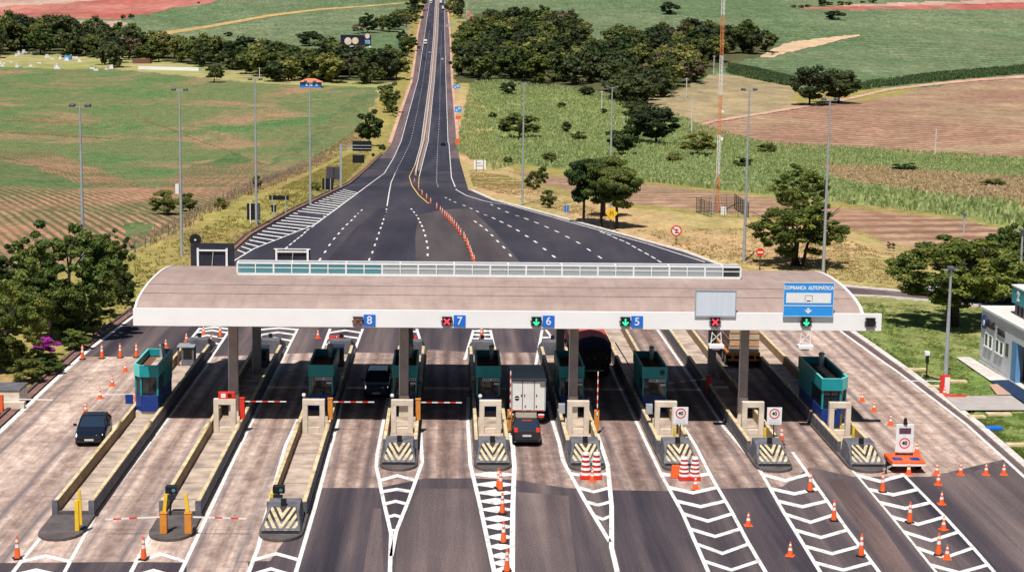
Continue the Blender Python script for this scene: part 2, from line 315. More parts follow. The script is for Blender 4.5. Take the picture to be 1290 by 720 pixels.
g_wood = field('forest_floor', (.06, .07, .03), (.10, .10, .045), (.08, .09, .035), (.14, .12, .06), .03, .4)

# ------------------------------------------------------------------ the setting: paved outline
LE = [(-140, 720), (-75, 600), (0, 543), (67, 480), (112, 440), (163, 402), (215, 362), (262, 333), (297, 316), (320, 295), (371, 266), (443, 231.4), (463, 213.5), (483.7, 193),
      (494, 180), (506.7, 141), (520, 103), (525, 68), (527, 53), (527.5, 44), (532, 25), (535, 6), (536, -2), (537, -14)]
RE = [(1450, 720), (1290, 597.4), (1219, 532), (1130, 464), (1090, 435), (1060, 414.5), (1000, 378), (948, 350), (905, 334), (860, 317), (770, 292), (660, 262), (620, 252), (590, 239),
      (580, 205), (575, 180), (567.8, 100), (566, 45), (563, 15), (562.5, 6), (562, -2), (561, -14)]
def at_row(pl, v):
    p = sorted(pl, key=lambda q: q[1]); return float(np.interp(v, [q[1] for q in p], [q[0] for q in p]))
rows = list(np.arange(720, 335, -4.0))+list(np.arange(335, 234, -1.5))+list(np.arange(234, 205, -.5))+list(np.arange(205, 60, -1.5))+list(np.arange(60, -14, -2))
def strip_rows(name, Lf, Rf, rws, mat, dz, n=10, kind='structure'):
    vs = []; fs = []
    for v in rws:
        a = T(Lf(v), v); b = T(Rf(v), v)
        for k in range(n+1):
            t = k/n; x = a.x+(b.x-a.x)*t; y = a.y+(b.y-a.y)*t; vs.append((x, y, float(G(x, y))+dz))
    for r in range(len(rws)-1):
        for k in range(n): i = r*(n+1)+k; fs.append((i, i+1, i+n+2, i+n+1))
    o = sheet(name, vs, fs, mat); o['kind'] = kind; return o
near = [v for v in rows if v >= 335]+[331.0]
# plaza apron runs under and in front of the camera's near edge too
Lc = lambda v: at_row(LE, v); Rc = lambda v: at_row(RE, v)
strip_rows('plaza_apron', Lc, Rc, near, m_asph, 0.0, 16)
mid = [331.0]+[v for v in rows if 200 < v < 331]
strip_rows('approach_road', Lc, Rc, mid+[199.5], m_asph_mid, 0.0, 10)
far = [199.5]+[v for v in rows if v < 199.5]
strip_rows('highway', Lc, Rc, far, m_shoulder, 0.0, 6)
a = T(-140, 720); b = T(1450, 720)
sheet('plaza_foreground', [(-60, 30, 0), (60, 30, 0), (b.x, b.y, 0), (a.x, a.y, 0)], [(0, 1, 2, 3)], m_asph)['kind'] = 'structure'
# darker carriageways on the far highway
edgeL = [(505.5, 177.7), (514.4, 144.4), (526.7, 100), (531, 70.7), (533.4, 55), (535, 43.8), (540.6, 6), (541.5, -12)]
medL = [(530.5, 179.4), (541, 101), (546, 45), (548.4, 0), (549, -12)]
medR = [(539.4, 179.4), (547.4, 101), (551.6, 44), (553, 0), (553.4, -12)]
edgeR = [(564.4, 179), (561.7, 100), (560.3, 45), (560, 6), (559.6, -12)]
eL2 = [(484, 218.6), (496.5, 198)]+edgeL; mL2 = [(523, 219), (530, 182)]+medL[0:]; mR2 = [(528, 219), (538.7, 182)]+medR; eR2 = [(568.7, 219), (565.6, 182)]+edgeR
fr2 = [v for v in rows if v < 216]
strip_rows('carriageway', lambda v: at_row(eL2, v), lambda v: at_row(mL2, v), fr2, m_asph_far, .03, 3)
strip_rows('carriageway', lambda v: at_row(mR2, v), lambda v: at_row(eR2, v), fr2, m_asph_far, .03, 3)
strip_rows('median', lambda v: at_row(mL2, v)+.3, lambda v: at_row(mR2, v)-.3, fr2, M('median_soil', (.24, .18, .165), .25, .3, .95), .05, 2)

# ------------------------------------------------------------------ terrain with its fields
def W(pl): return np.array([[*T(u, v)][:2] for u, v in pl])
def inside(px, py, poly):
    r = np.zeros(px.shape, bool); n = len(poly); j = n-1
    for i in range(n):
        xi, yi = poly[i]; xj, yj = poly[j]
        c = ((yi > py) != (yj > py)); t = (xj-xi)*(py-yi)/((yj-yi) if yj != yi else 1e-9)+xi
        r ^= c & (px < t); j = i
    return r
def dens(pl, step=12):
    out = []
    for i in range(len(pl)):
        a, b = pl[i], pl[(i+1) % len(pl)]; k = max(1, int(math.hypot(b[0]-a[0], b[1]-a[1])/step))
        out += [(a[0]+(b[0]-a[0])*t/k, a[1]+(b[1]-a[1])*t/k) for t in range(k)]
    return out
def lane(pl, w0, w1=None):
    w1 = w1 or w0; n = len(pl); up = [(u, v-(w0+(w1-w0)*i/(n-1))/2) for i, (u, v) in enumerate(pl)]
    dn = [(u, v+(w0+(w1-w0)*i/(n-1))/2) for i, (u, v) in enumerate(pl)]; return up+dn[::-1]
ZONES = [
 (g_verge, [(-900, 1400), (-900, 112), (1900, 112), (1900, 1400)], None),
 (g_past, [(-700, 62), (0, 62), (160, 68), (300, 90), (450, 100), (500, 100), (500, 124), (478, 126), (-700, 95)], None),
 (g_crop, [(-700, 92), (0, 85), (130, 87), (260, 99), (350, 106), (470, 111), (476, 120), (462, 140), (452, 160), (425, 185), (385, 205), (330, 235), (262, 265), (215, 290), (150, 322), (60, 345), (-700, 420)], None),
 (g_croplow, [(-700, 180), (0, 190), (60, 192), (110, 208), (160, 228), (200, 240), (240, 205), (262, 200), (330, 205), (345, 225), (262, 262), (215, 286), (150, 318), (60, 340), (-700, 400)], None),
 (g_crop2, [(-60, 196), (0, 203), (40, 209), (75, 222), (110, 236), (80, 238), (30, 234), (-60, 238)], None),
 (g_crop2, [(452, 119), (470, 119), (440, 148), (405, 182), (360, 200), (330, 214), (345, 200), (400, 160)], None),
 (g_crop2, [(255, 206), (300, 190), (320, 200), (285, 212)], None),
 (g_crop2, [(150, 280), (190, 282), (180, 296), (150, 298)], None),
 (g_red, [(-500, 30), (0, 20), (80, 23), (150, 24), (182, 18), (230, 9), (275, 2), (320, -14), (-500, -40)], None),
 (g_pink, [(-500, 12), (0, 9), (100, 3), (150, -4), (150, -16), (-500, -14)], None),
 (g_pink, [(-500, 34), (0, 22), (60, 24), (110, 27), (158, 26), (150, 33), (135, 37), (60, 33), (0, 31), (-500, 44)], None),
 (g_wood, [(-300, 76), (0, 70), (60, 68), (110, 72), (160, 70), (250, 82), (400, 100), (510, 104), (505, 88), (470, 82), (400, 84), (200, 64), (150, 45), (110, 35), (40, 36), (-300, 50)], None),
 (g_verge, [(478, 126), (530, 126), (536, 0), (528, -10), (515, 30), (500, 75), (500, 105)], None),
 (g_verge, [(560, 110), (600, 110), (590, 60), (575, 0), (565, -10), (563, 60)], None),
 (g_scrub, [(575, 190), (592, 105), (620, 96), (700, 108), (760, 118), (840, 140), (890, 160), (960, 180), (1290, 200), (1700, 225), (1700, 330), (1290, 290), (1215, 274), (1075, 258), (942, 243), (806, 228), (700, 212), (650, 206), (625, 215), (600, 205)], None),
 (g_dry, [(566, 112), (585, 108), (600, 125), (612, 150), (622, 178), (640, 210), (700, 250), (660, 262), (590, 240), (578, 205), (572, 160)], None),
 (g_straw, [(1030, 205), (1290, 225), (1700, 260), (1700, 290), (1290, 262), (1200, 255), (1080, 238), (1040, 225)], None),
 (g_wood, [(575, 104), (577, 40), (600, 18), (660, 20), (720, 30), (760, 55), (800, 48), (880, 30), (970, 45), (975, 66), (900, 88), (870, 108), (830, 130), (780, 128), (700, 112)], None),
 (g_olive, [(790, 128), (860, 112), (900, 92), (935, 96), (1000, 108), (1000, 140), (880, 165), (870, 150), (780, 142)], None),
 (g_stub, [(870, 158), (890, 150), (960, 146), (1010, 134), (1100, 126), (1180, 108), (1290, 97), (1700, 70), (1700, 210), (1290, 202), (1100, 193), (960, 182), (900, 175), (872, 168)], None),
 (g_stub, [(640, 216), (700, 222), (760, 228), (806, 231), (942, 247), (1075, 264), (1215, 277), (1300, 296), (1300, 310), (1180, 316), (1110, 306), (1080, 290), (1010, 278), (900, 268), (800, 258), (700, 236)], None),
 (g_dry, [(790, 262), (930, 275), (1060, 290), (1110, 306), (1180, 320), (1290, 330), (1700, 360), (1700, 400), (1290, 372), (1120, 362), (1060, 358), (1000, 350), (900, 330), (780, 292), (700, 270), (650, 254), (700, 244)], None),
 (g_lawn, [(1030, 362), (1120, 368), (1290, 378), (1700, 400), (1700, 800), (1450, 720), (1290, 590), (1060, 412)], None),
 (g_red, [(1005, 11), (1060, 7), (1150, 3), (1290, -2), (1600, -8), (1600, 12), (1290, 12), (1020, 12)], None),
 (g_pink, [(1060, 7), (1150, 3), (1290, -2), (1600, -8), (1600, -2), (1290, 3), (1150, 7), (1080, 9)], None),
 (g_red, [(587, 14), (594, 13), (600, 34), (592, 36)], None),
]
ys = [22.0]
while ys[-1] < 5000: ys.append(ys[-1]+max(.8, ys[-1]*.0055))
ys = np.array(ys); NC = 821; tt = np.linspace(-1, 1, NC)
YY = np.repeat(ys[:, None], NC, 1); XX = tt[None, :]*(ys[:, None]*.37+42)
ZZ = G(XX, YY)
pav = W(dens([(-140, 720)]+LE[1:]+RE[::-1], 15)); pav = np.vstack([pav, [[60, 30], [-60, 30]]])
pin = np.zeros(XX.shape, bool)
for dx in (-1.2, 0, 1.2):
    for dy in (-1.5, 1.5): pin |= inside(XX+dx*np.maximum(1, YY/300), YY+dy*np.maximum(1, YY/300), pav)
ramp_px = [(1010, 356), (1060, 360), (1110, 365), (1180, 371), (1290, 380), (1500, 398), (1500, 412), (1290, 391), (1180, 379), (1110, 373), (1050, 371), (1020, 366)]
ramp = W(dens(ramp_px, 20)); rin = np.zeros(XX.shape, bool)
for dx in (-1, 1): rin |= inside(XX+dx, YY, ramp)
rng = np.random.default_rng(3)
rough = (np.sin(XX*1.7+YY*.6)*np.sin(YY*.9-XX*.4)*.05+rng.normal(0, .02, XX.shape))
bank = np.zeros(XX.shape)
ZZ = np.where(pin | rin, ZZ-.10-.0006*YY, ZZ+.03+rough)
V = np.stack([XX, YY, ZZ], -1).reshape(-1, 3)
nr = len(ys); idx = np.arange(nr*NC).reshape(nr, NC)
Fq = np.stack([idx[:-1, :-1], idx[:-1, 1:], idx[1:, 1:], idx[1:, :-1]], -1).reshape(-1, 4)
fc = V[Fq].mean(1); fx, fy = fc[:, 0], fc[:, 1]
wob = np.maximum(.4, fy*.0016); fx = fx+wob*np.sin(fy*.11+fx*.13)+wob*np.sin(fx*.37); fy2 = fy+wob*2*np.sin(fx*.09+fy*.05)*(fy > 320)
mi = np.zeros(len(Fq), np.int32); tm = [g_cane]
for mat, poly, _ in ZONES:
    if mat not in tm: tm.append(mat)
    mi[inside(fx, fy2, W(dens(poly, 10)))] = tm.index(mat)
me = bpy.data.meshes.new('ground'); me.vertices.add(len(V)); me.vertices.foreach_set('co', V.ravel())
me.loops.add(Fq.size); me.loops.foreach_set('vertex_index', Fq.ravel().astype(np.int32))
me.polygons.add(len(Fq)); me.polygons.foreach_set('loop_start', np.arange(0, Fq.size, 4, dtype=np.int32))
me.polygons.foreach_set('loop_total', np.full(len(Fq), 4, np.int32))
for m in tm: me.materials.append(m)
me.polygons.foreach_set('material_index', mi); me.update(); me.validate()
go = bpy.data.objects.new('ground', me); col.objects.link(go); go['kind'] = 'structure'
vs = [tuple(T(u, v, .02)) for u, v in ramp_px]
sheet('side_road', vs[::-1], [tuple(range(len(vs)))], m_shoulder)['kind'] = 'structure'

def band(name, pl, ws, mat, dz=.25):
    vs = []; fs = []; n = 0; rs_ = random.Random(3)
    for i in range(len(pl)-1):
        (a, b), (c, d) = pl[i], pl[i+1]; k = max(1, int(math.hypot(c-a, d-b)/4)); wa = ws[min(i, len(ws)-1)]; wb = ws[min(i+1, len(ws)-1)]
        for t in range(k+(i == len(pl)-2)):
            f = t/k; u = a+(c-a)*f; v = b+(d-b)*f; w_ = (wa+(wb-wa)*f)*rs_.uniform(.8, 1.15)
            p = T(u, v-w_/2); q = T(u, v+w_/2); vs += [(q.x, q.y, q.z+dz), (p.x, p.y, p.z+dz)]; n += 1
    for i in range(len(vs)//2-1): fs.append((2*i, 2*i+2, 2*i+3, 2*i+1))
    o = sheet(name, vs, fs, mat); o['kind'] = 'structure'
    if o.data.polygons[0].normal.z < 0: o.data.flip_normals()
    return o
band('dirt_track', [(168, 49), (200, 43.5), (250, 36), (290, 29), (340, 20), (400, 12.5), (470, 7.5), (520, 3)], [6, 4.5, 3.5, 3, 3, 2, 1.6, 1.2], g_ochre)
band('dirt_track', [(1700, 66), (1400, 88), (1290, 97), (1230, 101), (1180, 106), (1120, 113), (1060, 127), (1010, 135), (960, 143.5), (900, 153), (878, 160), (874, 168)], [5, 4, 3.4, 3, 3, 3, 3, 3, 3, 3, 5, 4], g_track)
band('bare_soil', [(958, 72), (975, 67), (990, 61), (1010, 57), (1040, 52), (1060, 48), (1083, 45)], [2, 12, 13, 11, 8, 5, 1.5], g_tan)
band('dirt_track', [(150, 125), (160, 135), (178, 150), (220, 165), (252, 178), (280, 187), (330, 206)], [.8, 1.5, 1.2, .8, 1, 1.3, 1.5], g_croplow, .12)
for L_, w_ in (([(0, 150), (60, 152), (125, 157)], 5), ([(0, 165), (70, 169), (140, 175)], 4), ([(0, 196), (50, 206), (90, 219), (112, 228)], 7)): band('bare_soil', L_, [w_*.6, w_, .8], g_croplow, .1)

# ------------------------------------------------------------------ concrete lanes, kerbs, painted markings
def gp(u, v, z=0.0):
    d = ray(u, v); t = (z-CH)/d[2]; return (d[0]*t, d[1]*t, z)
def flat(name, px, mat, z): 
    o = sheet(name, [gp(u, v, 0)[:2]+(z,) for u, v in px], [tuple(range(len(px)))], mat)
    if o.data.polygons[0].normal.z < 0: o.data.flip_normals()
    o['kind'] = 'structure'; return o
flat('concrete_lane_slab', [(-50, 590), (0, 545), (67, 481), (105, 449), (170, 449), (262, 449), (350, 446), (420, 443), (512, 445), (512, 449), (540, 440), (590, 443), (690, 444), (742, 446), (760, 417), (760, 395),
     (1035, 395), (1059, 415.5), (1090, 437), (1219, 533), (1270, 577), (1170, 600), (1075, 600), (1020, 588), (985, 613), (905, 615), (850, 618), (775, 617), (712, 614), (650, 604), (598, 602), (535, 602), (478, 614), (405, 614), (340, 706), (240, 708), (170, 707), (-50, 709), (-160, 709)], m_conc, .004)
flat('concrete_lane_slab', [(312, 707), (315, 729), (235, 729), (235, 707)], m_conc, .0045)
for px_ in ([(531, 615), (599, 615), (606, 655), (621, 740), (497, 740), (501, 672), (517, 632)], [(649, 619), (716, 624), (719, 660), (729, 740), (648, 740)], [(480, 640), (482, 690), (484, 740), (455, 740), (462, 690), (470, 640)]): flat('worn_asphalt_patch', px_, m_asph_brown, .006)
flat('tyre_streak', [(1040, 603), (1062, 603), (1110, 660), (1165, 740), (1128, 740), (1080, 660)], m_asph_redstreak, .006)
flat('worn_asphalt_patch', [(1200, 602), (1262, 582), (1290, 602), (1400, 690), (1330, 740), (1285, 690)], m_asph_brown, .006)
flat('approach_patch', [(527, 270), (560, 264), (592, 262), (622, 290), (655, 330), (524, 330), (523, 300)], asphalt('approach_worn', (.06, .05, .056), (.08, .066, .07), (.105, .086, .088), (1, .1, 1), .2, .3), .005)
flat('approach_patch', [(410, 330), (450, 285), (478, 262), (486, 262), (484, 290), (468, 330)], asphalt('approach_fresh', (.03, .029, .042), (.042, .038, .052), (.058, .05, .062), (1, .1, 1), .2, .3), .005)
class Paint:
    def __init__(s): s.v = []; s.f = []
    def line(s, pl, w, step=6.0, dz=.012, dash=None):
        pts = []
        for i in range(len(pl)-1):
            a, b = pl[i], pl[i+1]; k = max(1, int(math.hypot(b[0]-a[0], b[1]-a[1])/step))
            pts += [(a[0]+(b[0]-a[0])*t/k, a[1]+(b[1]-a[1])*t/k) for t in range(k)]
        pts.append(pl[-1]); P = [T(*p) for p in pts]; k0 = len(s.v)
        for i, p in enumerate(P):
            q0 = P[max(0, i-1)]; q1 = P[min(len(P)-1, i+1)]; d = Vector((q1.x-q0.x, q1.y-q0.y, 0)).normalized(); n = Vector((d.y, -d.x, 0))*w/2
            z = p.z+dz*(1 if p.y < 240 else min(8, 1+p.y/120))
            s.v += [(p.x-n.x, p.y-n.y, z), (p.x+n.x, p.y+n.y, z)]
        for i in range(len(P)-1): a = k0+2*i; s.f.append((a, a+1, a+3, a+2))
    def poly(s, px, dz=.012):
        k = len(s.v)
        for u, v in px: p = T(u, v); s.v.append((p.x, p.y, p.z+dz*(1 if p.y < 240 else 3)))
        s.f.append(tuple(range(k, k+len(px))))
    def dash(s, u, v, L=2.2, w=.16, du=0.0, dz=.014):
        L *= .8; w *= .62
        """one dash centred on the pixel, pointing along the local lane direction (du = sideways metres per metre)"""
        p = T(u, v); d = Vector((du, 1, 0)).normalized(); n = Vector((d.y, -d.x, 0))*w/2; k = len(s.v)
        for a, b in ((-1, -1), (-1, 1), (1, 1), (1, -1)):
            q = Vector((p.x, p.y, 0))+d*L/2*a+n*b; s.v.append((q.x, q.y, float(G(q.x, q.y))+dz*(1 if p.y < 240 else min(5, 1+p.y/150))))
        s.f.append((k, k+1, k+2, k+3))
    def build(s, name, mat):
        o = sheet(name, s.v, s.f, mat); me = o.data
        flip = [p.index for p in me.polygons if p.normal.z < 0]
        if flip:
            import bmesh; b = bmesh.new(); b.from_mesh(me); b.faces.ensure_lookup_table(); bmesh.ops.reverse_faces(b, faces=[b.faces[i] for i in flip]); b.to_mesh(me); b.free()
        o['kind'] = 'structure'; return o
wp = Paint(); yp = Paint()
L1 = [(70, 645), (52, 676), (28, 705), (12, 726)]; L2 = [(262, 459), (246, 480), (212, 527), (120, 649), (78, 726)]
L3 = [(206, 640), (199, 655), (162, 726)]; L4 = [(375, 414), (343, 478), (319, 527), (288, 592), (225, 726)]
L5 = [(376, 527), (360, 560), (335, 649), (325, 690), (311, 726)]; L6 = [(457, 414), (440, 460), (425, 533), (397, 638), (371, 726)]
L7 = [(490, 495), (483.6, 527), (475, 573), (474, 587), (483.7, 633), (492.7, 671.6), (491, 726)]; L8 = [(530, 545), (532, 582), (514.4, 630.6), (499, 669), (493, 700)]
L9 = [(590, 500), (589, 527), (591, 560), (592.4, 584.6), (604, 633), (624, 726)]; L10 = [(633, 500), (638, 528), (646, 560), (648, 587), (646, 640), (645, 726)]
L11 = [(690, 505), (695.3, 528), (704.6, 558), (709, 579.5), (737, 630.6), (768, 682)]; L12 = [(741, 500), (748.7, 536), (765.4, 584.6), (770.5, 638), (770.5, 689.5), (779, 726)]
L13 = [(769, 461), (777, 480), (803, 534), (834.4, 600), (860, 646), (895, 726)]; L14 = [(862, 538), (876.6, 561.6), (896, 600), (921.4, 643.4), (942, 682), (968, 726)]
L15 = [(828.4, 415.4), (860.6, 461.7), (873.5, 480), (912, 538), (954.4, 587), (988, 646), (1037, 726)]; L16 = [(998.4, 569), (1024, 605), (1067.4, 666.5), (1112, 726)]
L17 = [(972.4, 480), (1014.4, 528), (1059.8, 576), (1083, 602.5), (1123.7, 651), (1184, 726)]; L18 = [(1136.5, 596), (1190, 650), (1226, 689.5), (1256, 724)]
for Ln, w_ in ((L1, .2), (L2, .18), (L3, .2), (L4, .2), (L5, .2), (L6, .2), (L7, .2), (L8, .2), (L9, .22), (L10, .26), (L11, .22), (L12, .24), (L13, .2), (L14, .2), (L15, .2), (L16, .2), (L17, .14), (L18, .2)): wp.line(Ln, w_, 20)
wp.line([(163, 402), (112, 440), (67, 480.4), (0, 543.4), (-60, 592)], .32, 20); wp.line([(163, 402), (215, 363), (262, 334)], .3, 20)
wp.line([(1056, 415), (1090, 439.5), (1101, 447.5), (1130, 467.5), (1216, 533), (1290, 600), (1340, 640)], .22, 20, .014)
# left hands of the far gores under the canopy
F0 = [(252, 412.6), (237, 431), (230, 440)]; F0r = [(283, 425), (260, 459)]; F1 = [(329, 422), (318, 440)]; F2 = [(415.8, 414), (406.6, 439)]
F3r = [(525, 414), (530, 431), (535, 450)]; F4 = [(596.6, 415.4), (585.4, 453)]; F4r = [(617.7, 415.4), (623.3, 440.7)]; F5 = [(683, 415.4), (675, 459)]; F5r = [(687.8, 415.4), (702.5, 434.4)]
for q in (F0, F1, F2, F3r, F4, F4r, F5, F5r): wp.line(q, .22, 20)
wp.line([(293, 410), (283, 425), (260, 459)], .22, 20)
def chev(l, a, r, t, dz=.013):
    """one chevron, left end / apex / right end in photo pixels, t = thickness in pixels"""
    h = t/2; wp.poly([(l[0], l[1]-h), (a[0], a[1]-h), (a[0], a[1]+h), (l[0], l[1]+h)], dz); wp.poly([(a[0], a[1]-h), (r[0], r[1]-h), (r[0], r[1]+h), (a[0], a[1]+h)], dz)
def chevs(La, Lb, lst, t, f=.5):
    for re_, ra in lst:
        x0 = at_row(La, re_); x1 = at_row(Lb, re_); chev((x0, re_), (x0+(x1-x0)*f, ra), (x1, re_), t)
chevs(L1, L2, [(707, 699.7), (725, 717.5)], 4.1); chevs(L3, L4, [(707, 697.5), (727, 718)], 4.1); chevs(L5, L6, [(705, 697), (725, 716)], 4.1)
chevs(L7, L8, [(605, 598.7), (619, 616), (634.5, 631), (651, 648.6)], 3.8); chevs(L7, L8, [(668, 667.5)], 3.2)
for r_ in (597.4, 610, 620.4, 631, 641.4, 653, 663, 676, 688, 699.7, 708.7, 717.6):
    x0 = at_row(L9, r_); x1 = at_row(L10, r_); wp.poly([(x0, r_+.8), (x0, r_-.8), ((x0+x1)/2, r_-4.4), (x1, r_-.8), (x1, r_+.8), ((x0+x1)/2, r_+4.4)], .013)
chevs(L11, L12, [(596, 600), (614, 619), (631.5, 635.8), (649, 653.7)], 3.9)
chevs(L13, L14, [(596.5, 601), (613.5, 620.4), (630.6, 637.8), (646.5, 656), (665.5, 675.4), (684.5, 696.7), (706, 717.6)], 4.2)
chevs(L15, L16, [(597, 605), (615, 621.7), (630.6, 638), (647, 657.5), (667, 676.7), (687.5, 697), (708, 717.6)], 4.2)
chevs(L17, L18, [(598, 606), (616, 623), (632.5, 640), (650.5, 660), (669.5, 680.5), (689.5, 702), (711, 721)], 4.2)
chevs(F0, [(293, 410), (260, 459)], [(414.5, 412), (419, 416), (426, 422), (433.5, 429), (441, 436)], 2.0)
chevs(F1, L4, [(415, 413), (421.5, 418.5), (429, 425.5), (437, 433.5), (446, 442)], 2.0); chevs(F2, L6, [(419, 416), (426, 423), (434, 431), (443, 440.5), (451, 449)], 2.0)
chevs([(508, 414), (505, 450)], F3r, [(418, 417), (425, 424), (433, 432)], 2.0)
for r_ in (416.8, 421.5, 426.6, 432): x0 = at_row(F4, r_); x1 = at_row(F4r, r_); wp.poly([(x0, r_+.5), (x0, r_-.5), ((x0+x1)/2, r_-2), (x1, r_-.5), (x1, r_+.5), ((x0+x1)/2, r_+2)], .013)
chevs(F5, [(687.8, 415.4), (702, 434.4), (702, 460)], [(425, 425), (432, 431.5), (439, 439), (447, 447)], 2.0)
# approach road markings
wp.line([(263, 345), (297, 327), (320, 313), (397, 282.6), (443, 249), (463, 234), (484, 218.6), (496.5, 198), (505.5, 177.7)]+edgeL[1:], .2, 5, .012)
wp.line([(523, 207.5), (530, 182)]+medL, .18, 6); wp.line([(528, 222.5), (538.7, 181)]+medR, .18, 6)
wp.line([(888, 330), (819, 308), (742, 286.4), (640, 258), (620, 255.5), (607.5, 252.7), (587.5, 246.5), (575, 239.5), (568.7, 223.7), (565.6, 182)]+edgeR, .2, 5)
yp.line([(523, 207.5), (515.6, 222.5), (519, 234), (527.5, 246), (540, 256.5)], .18, 4); yp.line([(528, 222.5), (527.3, 234), (529, 240)], .15, 4)
def zz(ox, oy, s, L): return [(ox+a/s, oy+b/s) for a, b in L]
A1 = zz(320, 170, 3.909, [(160, 555), (180, 538), (200, 522), (217, 508), (235, 495), (250, 480), (265, 466), (290, 450)])
B1 = zz(320, 170, 3.909, [(325, 612), (350, 575), (372, 541), (395, 510), (417, 485), (437, 461), (458, 440), (480, 420), (497, 402), (513, 386), (530, 370)])
C1 = zz(320, 170, 3.909, [(568, 612), (583, 577), (595, 541), (605, 512), (615, 483), (624, 458), (632, 436), (638, 415), (643, 396), (648, 380), (652, 366)])
D1 = zz(320, 170, 3.909, [(775, 365), (788, 380), (800, 396), (810, 412), (818, 430), (827, 448), (835, 470), (843, 495), (850, 525), (855, 555), (855, 590)])
E1 = zz(320, 170, 3.909, [(945, 310), (965, 320), (990, 332), (1035, 348), (1068, 362), (1100, 377), (1140, 394), (1180, 410), (1218, 428), (1258, 448)])
E2 = zz(640, 170, 3.909, [(48, 470), (92, 498), (135, 526), (180, 562), (225, 598)])
F6 = zz(320, 170, 3.909, [(1090, 427), (1118, 447), (1145, 468), (1172, 494), (1200, 523), (1230, 553), (1262, 592)])
G1 = zz(640, 170, 3.909, [(-80, 345), (-45, 362), (-5, 380), (45, 398), (90, 413), (140, 432), (190, 453), (240, 475), (292, 502), (345, 530), (398, 565), (452, 602)])
H1 = zz(640, 170, 3.909, [(465, 480), (497, 492), (527, 506), (560, 519), (590, 533), (620, 550), (650, 567), (683, 585), (715, 603), (745, 622)])
for S_, ws in ((A1, .3), (B1, .32), (C1, .3), (D1, .34), (E1, .34), (E2, .4), (F6, .36), (G1, .36), (H1, .32)):
    for i, q in enumerate(S_):
        p0 = T(*S_[max(0, i-1)]); p1 = T(*S_[min(len(S_)-1, i+1)]); du = (p1.x-p0.x)/(p1.y-p0.y) if abs(p1.y-p0.y) > .01 else 0
        wp.dash(q[0], q[1], 2.4, ws, du)
wp.line([(487.6, 259.5), (490, 244), (492.7, 230), (497.8, 218.6)], .16, 3)
def dashes(pl, y0=300, y1=1500, per=12, L=4, w=.15):
    P = [T(*q) for q in pl]; P.sort(key=lambda p: p.y); Y = [p.y for p in P]; Xs = [p.x for p in P]; y = max(y0, Y[0])
    while y < min(y1, Y[-1]):
        k = len(wp.v)
        for a in (0, 1):
            yy_ = y+a*L; x = float(np.interp(yy_, Y, Xs)); z = float(G(x, yy_))+.09
            wp.v += [(x-w/2, yy_, z), (x+w/2, yy_, z)]
        wp.f.append((k, k+1, k+3, k+2)); y += per
dashes([(497.8, 218.6), (502, 209), (510, 194), (516.7, 179.4), (525.6, 141), (532.8, 102), (540, 50), (544, 10)])
dashes([(566, 252), (559, 247), (552.5, 240), (550, 229), (550.5, 205), (551.7, 179), (553.9, 142), (554.4, 100), (556, 45), (556.5, 10)])
# hatched shoulder on the left
ein = [(297, 327), (320, 313), (397, 282.6), (443, 249), (455, 240)]; eout = [(297, 316), (320, 296.5), (371, 267.5), (443, 233.5), (455, 230)]
v = 317.0
while v > 240:
    xo = at_row(eout, v-2.0); xi = at_row(ein, v+2.2); t = .65+.7*(v-240)/80
    wp.poly([(xo+1, v-2.2-t/2), (xi, v+2.0-t/2), (xi, v+2.0+t/2), (xo+1, v-2.2+t/2)], .014); v -= 1.6+2.7*(v-236)/80
wp.build('road_markings', m_white); yp.build('yellow_road_marking', m_yellowp)

def ribbon(name, pl, off0, off1, h, mat, step=10, kind='structure', z0=-.12, side=1):
    pts = []
    for i in range(len(pl)-1):
        a, b = pl[i], pl[i+1]; k = max(1, int(math.hypot(b[0]-a[0], b[1]-a[1])/step)); pts += [(a[0]+(b[0]-a[0])*t/k, a[1]+(b[1]-a[1])*t/k) for t in range(k)]
    pts.append(pl[-1]); P = [T(*p) for p in pts]; secs = []
    for i, p in enumerate(P):
        q0 = P[max(0, i-1)]; q1 = P[min(len(P)-1, i+1)]; d = Vector((q1.x-q0.x, q1.y-q0.y, 0)).normalized(); n = Vector((d.y, -d.x, 0))
        a = p+n*off0; b = p+n*off1; secs.append([(a.x, a.y, p.z+z0), (b.x, b.y, p.z+z0), (b.x, b.y, p.z+h), (a.x, a.y, p.z+h)])
    mb = MB(); mb.loft(secs, mat); o = mb.build(name)
    if kind: o['kind'] = kind
    return o
RC = [(1340, 640), (1290, 597.4), (1219, 534), (1130, 465), (1090, 436), (1060, 415), (1000, 379), (948, 351), (905, 334.5), (860, 317.5), (770, 292.5), (660, 262.5), (620, 252.5), (592, 240)]
ribbon('gutter', RC[:7], -.05, .35, .008, m_gutter); ribbon('kerb', RC[:7], .35, .85, .13, m_kerb); ribbon('kerb', RC[6:], 0, .6, .12, m_kerb)
LCp = [(-75, 601), (0, 542), (67, 479), (112, 438.5), (163, 400.5), (215, 361), (262, 332.5), (297, 315), (320, 294.5), (371, 265.5), (443, 230.6), (463, 213), (483.7, 192.5)]
ribbon('gutter', LCp, -.25, -.75, .01, M('red_gutter', (.22, .12, .10), .3, 1.5, .95)); ribbon('kerb', LCp, -.75, -.95, .14, m_gutter)
ribbon('kerb', [(1025, 357), (1060, 360.5), (1110, 365), (1180, 370.5), (1290, 379), (1450, 394)], -.3, .3, .14, m_kerb)
ribbon('kerb', [(1045, 371), (1110, 373.5), (1180, 379.5), (1290, 391)], -.15, .15, .12, m_kerb)
for sd, pl in ((-1, [(494, 180), (506.7, 141), (520, 103), (525, 68), (527, 44), (535, 6)]), (1, [(575, 180), (567.8, 100), (566, 45), (563, 10)])):
    ribbon('road_edge_strip', pl, .1*sd, 1.5*sd, .06, g_track, z0=-.4)
